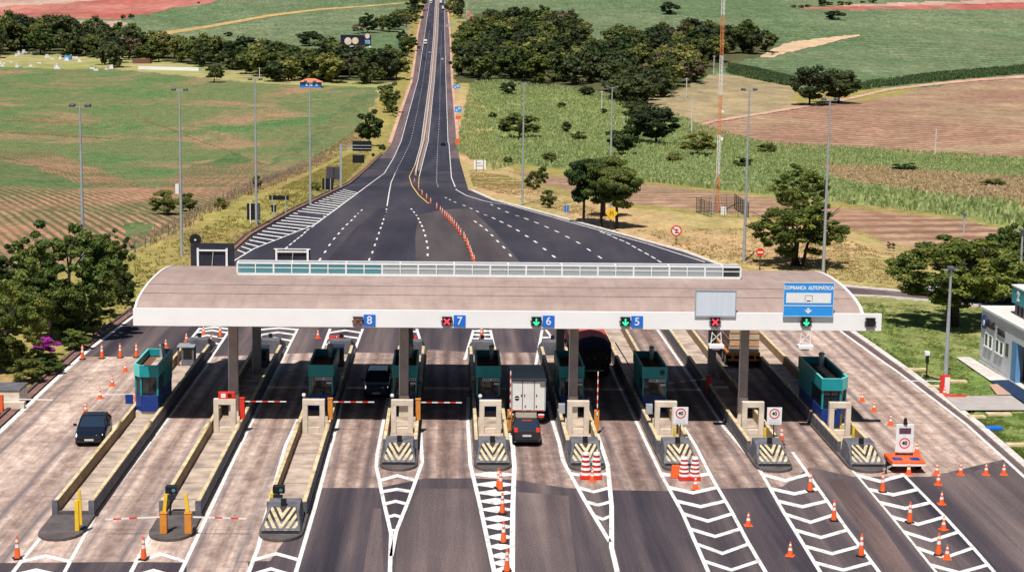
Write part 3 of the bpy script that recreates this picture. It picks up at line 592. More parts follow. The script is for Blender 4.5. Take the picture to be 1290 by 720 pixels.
flat('footpath', [(1204, 452), (1222, 452), (1269.5, 480.6), (1247, 481.5)], m_kerb, .16); flat('footpath', [(1191, 502), (1205, 501.4), (1274, 500.5), (1300, 519), (1210, 519.2)], M('grey_path', (.42, .38, .36), .1, 1, .9), .16)
flat('office_ground_patch', [(1247, 481.8), (1270, 481), (1300, 500), (1300, 517), (1277, 501)], M('dark_blue_patch', (.015, .035, .09), .2, 1, .7), .165)  # flat dark blue patch on the ground beside the office
flat('bare_soil_patch', [(1246, 487), (1256, 486), (1274, 499.5), (1256, 500)], g_track, .17)

# ------------------------------------------------------------------ toll islands
def IX(i): return X0+PI_*i
def clip(poly, a, b, c):
    """keep a*x+b*y<=c"""
    out = []
    for i in range(len(poly)):
        p = poly[i]; q = poly[(i+1) % len(poly)]; dp = a*p[0]+b*p[1]-c; dq = a*q[0]+b*q[1]-c
        if dp <= 0: out.append(p)
        if dp*dq < 0: t = dp/(dp-dq); out.append((p[0]+(q[0]-p[0])*t, p[1]+(q[1]-p[1])*t))
    return out
def nose_part(parent, y0, sgn=1):
    """crash nose: y0 = y of its front foot, sgn=1 faces -y"""
    B = MB(); Y = lambda t: y0+sgn*t
    B.loft([[(-.98, Y(.0), .16), (.98, Y(.0), .16), (.98, Y(0), .34), (-.98, Y(0), .34)],
            [(-.98, Y(1.3), .16), (.98, Y(1.3), .16), (.80, Y(1.3), .86), (-.80, Y(1.3), .86)],
            [(-.92, Y(1.9), .16), (.92, Y(1.9), .16), (.80, Y(1.9), 1.12), (-.80, Y(1.9), 1.12)],
            [(-.92, Y(3.0), .16), (.92, Y(3.0), .16), (.80, Y(3.0), 1.14), (-.80, Y(3.0), 1.14)]], m_greyp)
    n = B.build('crash_nose', parent, bevel=.04)
    S = MB()
    # sloping face: s runs 0..1 from foot to crown
    def P(x, s, up=.02): yy = Y(-.03+1.85*s); zz_ = .30+.80*s+up; return (x, yy, zz_)
    k = MB(); k.add([P(-.92, 0, .005), P(.92, 0, .005), P(.62, .93, .005), P(-.62, .93, .005)], [(0, 1, 2, 3)], m_blackpaint)
    k.add([P(-.92, 0, -.06), P(.92, 0, -.06), P(.62, .93, -.06), P(-.62, .93, -.06)], [(3, 2, 1, 0)], m_blackpaint)
    k.build('face_plate', n)
    for s0 in (-1.25, -.83, -.41, .01, .43):
        for sd in (-1, 1):
            pl = [(0, s0), (sd*1.2, s0+1.55), (sd*1.2, s0+1.55+.23), (0, s0+.23)]
            for (a, b, c) in ((0, -1, -.02), (0, 1, .90), (1, .345, .90), (-1, .345, .90)):
                if len(pl) > 2: pl = clip(pl, a, b, c)
            if len(pl) > 2: S.add([P(x, s, .022) for x, s in pl], [tuple(range(len(pl)))], m_cream)
    S.build('warning_stripes', n)
    L = MB(); L.box(-.14, .14, min(Y(1.72), Y(1.85)), max(Y(1.72), Y(1.85)), 1.08, 1.42, m_black); L.build('lamp', n)
def tip(w, y, r, s, n=8): return [(w*math.cos(a), y+s*r*math.sin(a)) for a in [math.pi*k/n for k in range(n+1)]]
def make_island(i, yn, yf, near_nose, far_nose, label, far_open=False, dark=False):
    t = thing('toll_island', label, 'toll island', (IX(i), yn, 0), 0, 'raised islands between the toll lanes'); t0 = yn
    b = MB(); out = [(-1.08, 1.3)]+[(-1.08+0, 1.3)]
    ol = [(1.08*math.cos(a), 1.3-1.3*math.sin(a)) for a in [math.pi*k/10 for k in range(11)]]          # right to left round the near tip
    L = yf-yn; ol2 = [(-1.08*math.cos(a), L-1.3+1.3*math.sin(a)) for a in [math.pi*k/10 for k in range(11)]]
    b.prism(ol+ol2, 'z', 0, .17, m_dark_isl); b.build('island_slab', t, bevel=.03)
    ws = 4.3 if near_nose or dark else 4.3
    y0w = ws; y1w = L-4.3
    f = MB(); f.box(-.78, .78, y0w+.3, y1w-.3, .165, .22, m_islfloor); j = f
    yy = y0w+2.5
    while yy < min(y1w, 40): j.box(-.77, .77, yy, yy+.05, .205, .226, m_gutter); yy += 3.3
    f.build('island_floor', t)
    for sd in (-1, 1):
        h = .86; yl = 24.5-(yn-82 if yn < 90 else yn-95.5)   # yellow only on the sunlit ends
        w_ = MB(); xa, xb = sorted((sd*.80, sd*1.02)); w_.box(xa, xb, y0w, y1w, .165, h-.06, m_greyp if dark or True else m_cream)
        wo = w_.build('side_wall', t, bevel=.02)
        c = MB(); xa2, xb2 = sorted((sd*.795, sd*1.0)); c.box(xa2, xb2, y0w-.01, y1w+.01, h-.062, h, m_wallpaint); c.build('wall_cap', wo, bevel=.015)
        q = MB(); xs = sd*.79; xa3, xb3 = sorted((xs, xs+sd*.012)); q.box(xa3, xb3, y0w+.02, y1w-.02, .21, h-.07, m_walltan); q.build('inner_face', wo)
        e = MB(); e.cyl((sd*.91, y0w+15.5, .86), (sd*.91, y0w+17.2, .86), .14, .14, 10, m_wallpaint)
        e.build('rounded_cap', wo, smooth=True)
    if near_nose: nose_part(t, .9, 1)
    if far_nose: nose_part(t, L-.9, -1)
    if not near_nose:
        e = MB()
        for sd in (-1, 1): xa, xb = sorted((sd*.77, sd*1.05)); e.box(xa, xb, y0w-.25, y0w-.02, .16, .88, m_greyp)
        e.box(-.76, .76, y0w-.2, y0w-.04, .17, .34, m_dark_isl); e.build('wall_end', t)
    return t
isl = {}
names = {-1: 'outermost left toll island, ending in a raised yellow arm', 0: 'toll island with two barrier arms at its near tip, second from the left',
         1: 'long toll island whose striped nose reaches nearest the camera', 2: 'short toll island left of lane sign 7, its gore painted with upward chevrons',
         3: 'toll island left of the white box truck, standing over the diamond pattern', 4: 'toll island right of the white box truck with two banded drums at its nose',
         5: 'toll island with a 40 sign and banded drums at its nose', 6: 'toll island under the blank white board with a leaning gantry column',
         7: 'rightmost toll island, beside the orange trailer with the 40 sign'}
for i in range(-1, 8):
    yn = 81.9 if i < 2 else 95.4; yf = 133.5 if i < 5 else 164
    isl[i] = make_island(i, yn, yf, i >= 1, True, names[i])

# ------------------------------------------------------------------ concrete frames on the islands
def make_portal():
    t = thing('concrete_portal', 'x', 'concrete frame', (0, 0, 0), 0, 'cream concrete frames before the booths')
    for sd in (-1, 1):
        b = MB(); xa, xb = sorted((sd*.67, sd*.36)); b.box(xa, xb, -.2, .2, 0, 1.7, m_portal); b.build('leg', t, bevel=.02)
    b = MB(); b.box(-.67, .67, -.2, .2, 1.703, 2.05, m_portal); b.build('beam', t, bevel=.02)
    b = MB(); b.box(-.35, .35, -.12, .12, 0, .32, m_portal); b.build('sill', t, bevel=.02)
    return t
pnames = ['cream concrete frame at the foot of the leftmost canopy column, red box on top', 'second cream concrete frame from the left, nothing on top',
          'cream concrete frame before the canopy column between lanes 8 and 7', 'cream concrete frame just left of the dark hatchback and the white truck',
          'cream concrete frame before the canopy column right of the white truck', 'cream concrete frame with the left 40 sign leaning over it',
          'cream concrete frame before the rightmost front canopy column', 'rightmost cream concrete frame, with yellow struts in its opening']
pp = make_portal(); portals = []
for i in range(8):
    o = pp if i == 0 else dup(pp); o.location = (IX(i), 103.85, .22); o['label'] = pnames[i]; portals.append(o)
def simple(name, label, cat, fn, loc=(0, 0, 0), group=None, bevel=0, smooth=False, rz=0):
    b = MB(); fn(b); o = b.build(name, bevel=bevel, smooth=smooth); o.location = loc; o.rotation_euler = (0, 0, rz); return tag(o, label, cat, group)
t = thing('warning_box', 'small red box with a white square on top of the leftmost concrete frame', 'warning box', (IX(0)+.12, 103.85, 2.272))
b = MB(); b.box(-.5, .5, -.14, .14, 0, .42, m_red); b.build('housing', t, bevel=.02)
b = MB(); b.box(-.33, -.05, -.155, -.142, .08, .34, m_whitep); b.box(.08, .3, -.155, -.142, .1, .32, m_black); b.build('face', t)

# ------------------------------------------------------------------ booths
def make_booth(cham=0):
    t = thing('toll_booth', 'x', 'toll booth', (0, 0, 0), 0, 'teal topped toll booths'); Ld = 5.4
    c = .42
    def outline(w, y0, y1, cc=c):
        if cham == 0: return [(-w, y0), (w, y0), (w, y1), (-w, y1)]
        if cham < 0: return [(-w+cc, y0), (w, y0), (w, y1), (-w, y1), (-w, y0+cc*1.3)]
        return [(-w, y0), (w-cc, y0), (w, y0+cc*1.3), (w, y1), (-w, y1)]
    b = MB(); b.prism(outline(.74, 0, Ld), 'z', 0, 1.02, m_navy); b.build('base', t, bevel=.02)
    b = MB(); b.prism(outline(.70, .05, Ld-.05), 'z', 1.022, 2.2, m_glassd); g = b.build('window_band', t)
    b = MB(); b.prism(outline(.55, .35, Ld-.3), 'z', 1.03, 1.12, m_int); b.box(-.35, .3, 1.6, 2.2, 1.122, 1.9, m_int); b.box(-.5, .45, .4, .9, 1.122, 1.32, m_steel); b.build('desk', t)
    pts = outline(.72, .02, Ld-.02)
    for (x, y) in pts:
        b = MB(); b.box(x-.05, x+.05, y-.05, y+.05, 1.02, 2.2, m_teal); b.build('corner_post', t)
    b = MB(); b.box(-.73, .73, 2.6, Ld-.02, 1.03, 2.2, m_teal); b.build('rear_room', t)
    for s in (.33, .66):
        b = MB(); yq = -.0; b.box(-.70+1.4*s-.025, -.70+1.4*s+.025, .0, .06, 1.02, 2.2, m_black); b.build('mullion', t)
    # parapet ring
    po = outline(.82, -.12, Ld+.12, .46); pi = outline(.70, .02, Ld-.02, .40); n = len(po); mb = MB()
    vs = [(x, y, 2.205) for x, y in po]+[(x, y, 2.95) for x, y in po]+[(x, y, 2.95) for x, y in pi]+[(x, y, 2.5) for x, y in pi]
    for k in range(n):
        k2 = (k+1) % n; (xa, ya), (xb, yb) = po[k], po[k2]
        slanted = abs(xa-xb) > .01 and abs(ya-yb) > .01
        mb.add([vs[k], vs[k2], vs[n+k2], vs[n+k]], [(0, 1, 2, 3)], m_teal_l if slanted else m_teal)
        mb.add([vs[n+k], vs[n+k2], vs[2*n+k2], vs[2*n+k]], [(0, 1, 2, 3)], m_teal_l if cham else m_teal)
        mb.add([vs[2*n+k], vs[2*n+k2], vs[3*n+k2], vs[3*n+k]], [(0, 1, 2, 3)], m_teal)
    mb.add([(x, y, 2.205) for x, y in po], [tuple(range(n))[::-1]], m_black)
    mb.build('roof_band', t)
    b = MB(); b.prism(outline(.699, .022, Ld-.022, .40), 'z', 2.3, 2.45, m_brownroof); b.box(-.02, .45, .8, Ld-1, 2.452, 2.56, m_islfloor if cham else m_brownroof); b.build('roof_deck', t)
    b = MB(); b.cyl((.3, Ld-.9, 2.4), (.3, Ld-.9, 3.35), .16, .16, 12, m_steel); b.cyl((.3, Ld-.9, 3.35), (.3, Ld-.9, 3.47), .21, .12, 12, m_steel); b.build('vent_pipe', t, smooth=False)
    if not cham:
        b = MB(); b.box(-.38, .70, -.14, -.125, 1.98, 2.16, m_paleboard)
        b.box(.35, .70, -.14, -.125, 1.74, 1.86, m_paleboard); p = b.build('notice_plate', t)
        b = MB()
        for k in range(9):
            if k != 4: b.box(-.34+k*.115, -.26+k*.115, -.146, -.1415, 2.02, 2.12, m_black)
        b.build('notice_lettering', p)
    return t
bn = {-1: 'sunlit toll booth at the far left with an angled teal corner and blue base', 1: 'shaded toll booth left of the dark oncoming car', 2: 'shaded toll booth half hidden by the column between lanes 8 and 7',
      3: 'shaded toll booth directly left of the white box truck', 4: 'shaded toll booth half hidden by the column right of the white truck', 5: 'shaded toll booth with a small round badge, right of the red tarpaulin truck',
      7: 'sunlit toll booth at the far right with an angled teal corner'}
bp0 = make_booth(0)
for i in (1, 2, 3, 4, 5):
    o = bp0 if i == 1 else dup(bp0); o.location = (IX(i)-(.0 if i > 2 else 0), 109.9, .24); o['label'] = bn[i]
def pedestal(o, w, L, h):
    b = MB(); b.box(-w, w, .1, L, -h, -.003, m_portal); b.build('pedestal', o)
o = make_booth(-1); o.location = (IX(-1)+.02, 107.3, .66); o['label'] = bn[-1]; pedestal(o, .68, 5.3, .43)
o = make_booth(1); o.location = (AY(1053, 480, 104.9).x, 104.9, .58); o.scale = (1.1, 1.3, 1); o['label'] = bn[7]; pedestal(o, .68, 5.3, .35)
o = simple('round_badge', 'small dark round badge on the teal band of the booth right of the red truck', 'badge', lambda b: b.cyl((0, 0, 0), (0, -.03, 0), .17, .17, 16, m_black), (IX(5)+.48, 109.78, .24+2.6))

# ------------------------------------------------------------------ canopy
YF, YB = 105.2, 122.6; YC = (YF+YB)/2; XL, XR = -19.45, 25.9
cn = thing('toll_canopy', 'long toll plaza canopy with white fascia and curved brown roof on grey columns', 'canopy', ((XL+XR)/2, YC, 0)); cx = (XL+XR)/2
ZB_ = AY(620, 412.6, YF).z; ZT_ = AY(620, 391.2, YF).z; ZR_ = AY(616, 348, YC).z; ZE_ = ZT_-.22
def za(y): return ZE_+(ZR_-ZE_)*math.sqrt(max(0, 1-((y-YC)/(YC-YF-.2))**2)) if abs(y-YC) < YC-YF-.2 else ZE_
N = 22; yy = [YF+.25+(YB-YF-.5)*k/N for k in range(N+1)]
secs = []
for x in (XL+.45-cx, XR-.45-cx): secs.append([(x, y-YC, za(y)) for y in yy]+[(x, y-YC, za(y)-.12) for y in yy[::-1]])
mb = MB()
for sel in ([y for y in yy if y < YC-.5]+[YC-.5], [YC+.55]+[y for y in yy if y > YC+.55]):
    mb.loft([[(x, y-YC, za(y)) for y in sel]+[(x, y-YC, za(y)-.12) for y in sel[::-1]] for x in (XL+.45-cx, XR-.45-cx)], m_roof)
for x0, x1 in ((XL+.45-cx, AY(299, 340, YC).x-cx), (AY(933, 340, YC).x-cx, XR-.45-cx)): mb.box(x0, x1, -.5, .55, ZR_-.1, ZR_-.003, m_roof)
mb.build('roof', cn)
mb = MB()
for k in (3, 6): mb.box(XL+.5-cx, XR-.5-cx, yy[k]-YC-.03, yy[k]-YC+.03, za(yy[k])-.02, za(yy[k])+.015, m_roofline)
mb.build('roof_seam', cn)
for x0, x1 in ((XL+.33-cx, XL+.449-cx), (XR-.449-cx, XR-.27-cx)):
    mb = MB(); mb.loft([[(x, y-YC, za(y)+.03) for y in yy]+[(x, y-YC, za(y)-.3) for y in yy[::-1]] for x in (x0, x1)], m_fascia); mb.build('end_trim', cn)
FL, FR = AY(168, 400, YF).x, AY(1110, 402, YF).x
mb = MB(); mb.box(FL-cx, FR-cx, YF-YC-.12, YF-YC+.12, ZB_, ZT_, m_fascia); mb.box(FL-cx, FR-cx, YF-YC-.02, YF-YC+.5, ZB_-.03, ZB_-.001, m_fascia); mb.build('front_fascia', cn)
mb = MB(); mb.box(XL-cx, XR-cx, YF-YC+.122, YF-YC+.34, ZE_-.05, ZE_+.05, m_roofline); mb.build('gutter', cn)
mb = MB(); mb.box(XL-cx, XR-cx, YB-YC-.12, YB-YC+.12, ZB_, ZE_+.1, m_fascia); mb.build('rear_fascia', cn)
mb = MB()
mb.box(XL+.5-cx, XR-.5-cx, YF-YC+.51, -1.1, 6.45, 6.55, m_ceil); mb.box(XL+.5-cx, XR-.5-cx, 1.1, YB-YC-.13, 6.45, 6.55, m_ceil); mb.build('ceiling', cn)
for i in (0, 2, 4, 6):
    for yc, h0 in ((108.35, 0), (121.6, 1)):
        x = IX(i)-cx+(.12 if i == 6 else 0)
        mb = MB(); mb.box(x-.27, x+.27, yc-YC-.25, yc-YC+.25, .222, 6.44, m_column); mb.box(x-.32, x-.272, yc-YC-.27, yc-YC-.2, .25, 6.0, m_whitep)  # white strip paints sunlight on the column's left face
        c_ = mb.build('column', cn, bevel=.02)
        if h0 == 0:
            mb = MB(); mb.box(x-.30, x+.30, yc-YC-.30, yc-YC+.30, .222, 1.62, m_portal); mb.build('column_base', c_, bevel=.02)
            mb = MB(); mb.box(x-.36, x+.36, yc-YC-.32, yc-YC+.32, 5.95, 6.15, m_ceil); mb.build('column_head', c_)
# glazed ridge light
sy_ = YC-.5; sa = AY(299, 340, sy_).x; sb = AY(933, 340, sy_).x; zb0 = (AY(299, 347.5, sy_).z+AY(933, 349, sy_).z)/2+.06; zt0 = (AY(299, 331.5, sy_).z+AY(933, 334, sy_).z)/2; y0s, y1s = -.5, .55
sk = MB(); sk.box(sa-cx, sb-cx, y0s-.05, y0s+.05, zb0-.1, zb0+.06, m_whitep); sk.box(sa-cx, sb-cx, y0s-.05, y0s+.1, zt0-.1, zt0, m_whitep); sk.box(sa-cx, sb-cx, y0s-.035, y0s+.035, zb0+.38, zb0+.43, m_whitep)
sk.box(sa-cx, sb-cx, y1s-.05, y1s+.05, zb0-.1, zt0, m_whitep)
n = 28; xs = [sa-cx+(sb-sa)*k/n for k in range(n+1)]
for k, x in enumerate(xs): w_ = .035 if k % 2 else .055; sk.box(x-w_, x+w_, y0s-.045, y0s+.045, zb0+.061, zt0-.101, m_whitep)
for k in range(0, n+1, 3): sk.box(xs[k]-.05, xs[k]+.05, y0s+.101, y1s-.051, zt0-.09, zt0-.01, m_whitep)
skf = sk.build('ridge_light', cn)
for k in range(n):
    m = m_glassb if xs[k]-sa+cx < 8.6 else (m_whitep if xs[k]-sa+cx < 10.4 and k % 2 else m_glassw)
    if k == n-1: m = m_glassd
    g = MB(); g.box(xs[k]+.06, xs[k+1]-.06, y0s-.012, y0s+.012, zb0+.065, zt0-.105, m); g.build('pane', skf)
g = MB(); g.box(sa-cx, sb-cx, y0s+.11, y1s-.055, zt0-.06, zt0-.045, m_glasst); g.build('top_glazing', skf)

# ------------------------------------------------------------------ lane signals, number plates, boards on the fascia
yfs = YF-.13
def on_fascia(u, v): return AY(u, v, yfs)
def signal(u, v, state, label):
    p = on_fascia(u, v); t = thing('lane_signal', label, 'lane signal', (p.x, yfs, p.z), 0, 'lane signals on the white fascia')
    b = MB(); b.box(-.27, .27, -.22, -.002, -.25, .25, m_black if state != 'off' else M('rusty_signal', (.22, .10, .09), .4, 6, .6)); b.build('housing', t, bevel=.015)
    b = MB(); b.box(-.31, .31, -.25, -.02, .252, .28, m_black); b.box(-.36, -.272, -.15, -.05, -.04, .04, m_black); b.box(.272, .36, -.15, -.05, -.04, .04, m_black); b.build('hood', t)
    b = MB(); b.box(-.2, .2, -.12, -.01, -.42, -.26, m_steel); b.build('bracket', t)
    if state == 'red' or state == 'off':
        mm = m_redl if state == 'red' else m_brownroof; b = MB()
        for s in (-1, 1): b.bar((-.18, -.232, -.18*s), (.18, -.232, .18*s), .02, .085, mm)
        b.build('cross', t)
    if state == 'green':
        b = MB(); b.bar((0, -.232, .19), (0, -.232, -.15), .075, .02, m_grnl); b.bar((0, -.236, -.20), (-.17, -.236, -.02), .02, .075, m_grnl); b.bar((0, -.24, -.20), (.17, -.24, -.02), .02, .075, m_grnl); b.build('arrow', t)
    return t
signal(451, 404.0, 'off', 'unlit brown lane signal beside number 8'); signal(563, 404, 'red', 'lane signal with a red cross beside number 7')
signal(675.5, 404.2, 'green', 'lane signal with a green arrow beside number 6'); signal(787.5, 404.4, 'green', 'lane signal with a green arrow beside number 5')
signal(900.5, 404.8, 'red', 'lane signal with a red cross under the blank white board'); signal(1015, 404.6, 'green', 'lane signal with a green arrow under the blue automatic toll sign')
t = signal(1096, 405.5, 'dark', 'dark unlit signal box at the right end of the fascia')
for u, v, c in ((465.5, 403.2, '8'), (579, 404, '7'), (691, 404.4, '6'), (802.5, 405, '5')):
    p = on_fascia(u, v); t = thing('lane_number_sign', 'blue square sign with the white number '+c+' on the fascia', 'number sign', (p.x, yfs, p.z), 0, 'lane number signs')
    b = MB(); b.box(-.36, .36, -.06, -.002, -.36, .36, m_blue); b.build('panel', t, bevel=.01)
    text(c, .68, m_whitep, (0, -.066, 0), 'number', t, bold=.008)
p = on_fascia(901.5, 378); t = thing('blank_board', 'blank pale board in a grey frame standing above the fascia', 'board', (p.x, yfs, 7.2))
b = MB(); b.box(-1.2, 1.2, -.06, .0, .18, 1.68, m_paleboard); b.build('panel', t)
b = MB(); b.box(-1.27, 1.27, -.09, .02, .08, .178, m_steel); b.box(-1.27, 1.27, -.09, .02, 1.682, 1.75, m_steel); b.box(-1.27, -1.202, -.09, .02, .179, 1.68, m_steel); b.box(1.202, 1.27, -.09, .02, .179, 1.68, m_steel); b.build('frame', t)
b = MB(); b.bar((-1, .3, 0.1), (-1, .05, 1.4), .06, .06, m_steel); b.bar((1, .3, 0.1), (1, .05, 1.4), .06, .06, m_steel); b.build('stay', t)
p = on_fascia(1018, 374); t = thing('automatic_toll_sign', 'blue sign reading COBRANÇA AUTOMÁTICA with a white panel and a down arrow', 'sign', (p.x, yfs-.12, 7.42))
b = MB(); b.box(-1.52, 1.52, -.06, 0, 0, 2.02, m_bluel); b.build('panel', t)
b = MB()
for a in ((-1.55, 1.55, -.08, .01, -.045, -.002), (-1.55, 1.55, -.08, .01, 2.022, 2.06), (-1.55, -1.522, -.08, .01, -.001, 2.02), (1.522, 1.55, -.08, .01, -.001, 2.02)): b.box(*a, M('pale_blue_edge', (.35, .65, .85), .05, 3, .4) if a[0] == -1.55 and a[1] == 1.55 and a[4] < 0 else m_paleboard)
b.box(-1.5, 1.5, -.075, -.062, .60, .66, m_paleboard); b.build('frame', t)
b = MB(); b.box(-1.38, 1.38, -.075, -.0621, .80, 1.42, m_whitep); b.build('white_panel', t)
text('COBRANÇA  AUTOMÁTICA', .30, m_whitep, (0, -.07, 1.72), 'lettering', t, bold=.012, sx=.80)
b = MB()
for a in ((-.24, -.20, .88, 1.28), (.20, .24, .88, 1.28), (-.19, .19, 1.26, 1.30)): b.box(a[0], a[1], -.085, -.0755, a[2], a[3], m_steel)
b.box(-.11, .11, -.085, -.0755, .9, .96, m_black); b.build('symbol', t)
b = MB(); b.box(-.07, .07, -.075, -.062, .34, .48, m_whitep); b.prism([(-.24, .36), (0, .14), (.24, .36)], 'y', -.075, -.0621, m_whitep); b.build('down_arrow', t)
# hanging readers under the fascia
for k, (u, lab, pole) in enumerate(((902, 'white lattice bracket with a reader box hanging under the red cross signal', True), (1014, 'white lattice bracket with a reader box hanging under the green arrow at the right', False))):
    p = on_fascia(u, 420); t = thing('reader_bracket', lab, 'bracket', (p.x, YF-.3, 6.38), 0, 'hanging readers')
    b = MB()
    for s in (-1, 1): b.bar((s*.26, 0, 0), (s*.33, 0, -.75), .05, .05, m_whitep)
    b.bar((-.27, 0, -.05), (.31, 0, -.6), .04, .04, m_whitep); b.bar((.27, 0, -.05), (-.31, 0, -.6), .04, .04, m_whitep); b.build('lattice', t)
    b = MB(); b.box(-.46, .46, -.35, .35, -.98, -.76, m_whitep); b.box(-.22, .22, -.2, .2, -1.1, -.985, m_steel); b.build('reader', t, bevel=.02)
# signs on the rear fascia seen from behind
for k, (ua, ub, vt, lab, solid) in enumerate(((240, 295, 306, 'dark back of a big sign with a white goalpost frame, rising behind the left roof', True), (345, 391, 313, 'smaller dark sign back in a white frame behind the roof', False))):
    yb_ = YB+.35; a = AY(ua, vt, yb_); c = AY(ub, vt, yb_); w_ = (c.x-a.x)/2; t = thing('rear_sign', lab, 'sign', ((a.x+c.x)/2, yb_, 6.8))
    h = a.z-6.8; b = MB(); b.box(-w_, w_, 0, .06, .1, h, m_panel)
    for q in (-.5, 0, .5): b.box(w_*q-.01, w_*q+.01, -.008, -.001, .1, h-.02, m_navy)
    b.build('panel', t)
    ww = w_*.66 if solid else w_*.86; hh = h-.35 if solid else h-.05
    b = MB()
    for s in (-1, 1): b.box(s*ww-.07, s*ww+.07, -.16, -.02, -.3, hh, m_whitep)
    b.box(-ww+.071, ww-.071, -.14, -.04, hh-.2, hh-.1, m_whitep); b.bar((-.1, -.09, 0), (.06, -.09, hh-.2), .05, .05, m_steel)
    if not solid: b.box(-w_, w_, -.1, -.02, hh+.001, hh+.07, m_whitep)
    b.build('frame', t)
p = AY(246, 302, YB+.6); t = thing('round_sign', 'round dark sign back with a pale bolt beside the big rear sign', 'sign', (p.x, YB+.6, 6.9))
b = MB(); b.cyl((0, 0, p.z-6.9), (0, .05, p.z-6.9), .42, .42, 24, m_black); b.cyl((0, -.02, p.z-6.9), (0, -.001, p.z-6.9), .07, .07, 10, m_whitep); b.build('disc', t)
b = MB(); b.bar((0, .03, 0), (0, .03, p.z-7.3), .06, .06, m_steel); b.build('pole', t)

# ------------------------------------------------------------------ cones and drums
def cone_small():
    t = thing('traffic_cone', 'x', 'traffic cone', (0, 0, 0), 0, 'short traffic cones'); b = MB(); b.box(-.21, .21, -.21, .21, 0, .04, m_orange); b.build('base', t, bevel=.01)
    b = MB(); prof = [(.155, .04, m_orange), (.125, .2, m_orange), (.104, .3, m_whitep), (.083, .42, m_orange), (.062, .53, m_whitep), (.045, .62, m_orange), (.028, .72, None)]
    for k in range(len(prof)-1): b.cyl((0, 0, prof[k][1]), (0, 0, prof[k+1][1]), prof[k][0], prof[k+1][0], 14, prof[k][2], cap=(k == len(prof)-2))
    b.build('cone', t); return t
def cone_tall():
    t = thing('delineator', 'x', 'delineator post', (0, 0, 0), 0, 'tall slim delineator cones'); b = MB(); b.box(-.2, .2, -.2, .2, 0, .07, m_black); b.build('base', t, bevel=.01)
    b = MB(); prof = [(.15, .07, m_orange), (.115, .42, m_orange), (.10, .56, m_whitep), (.088, .72, m_orange), (.078, .82, m_whitep), (.068, .96, m_orange), (.05, 1.1, None)]
    for k in range(len(prof)-1): b.cyl((0, 0, prof[k][1]), (0, 0, prof[k+1][1]), prof[k][0], prof[k+1][0], 14, prof[k][2], cap=(k == len(prof)-2))
    b.build('cone', t); return t
cs, ct = cone_small(), cone_tall(); used = {'s': 0, 't': 0}
def cone(kind, u, v, label, z=0.0, sc=1.0):
    src = cs if kind == 's' else ct; p = gp(u, v, z) if z else T(u, v)
    o = dup(src) if used[kind] else src; used[kind] = 1; o.location = (p[0], p[1], p[2]+(.006 if not z else 0)); o.scale = (sc, sc, sc); o['label'] = label; o.rotation_euler = (0, 0, random.Random(int(u*7+v)).uniform(-.5, .5))
    return o
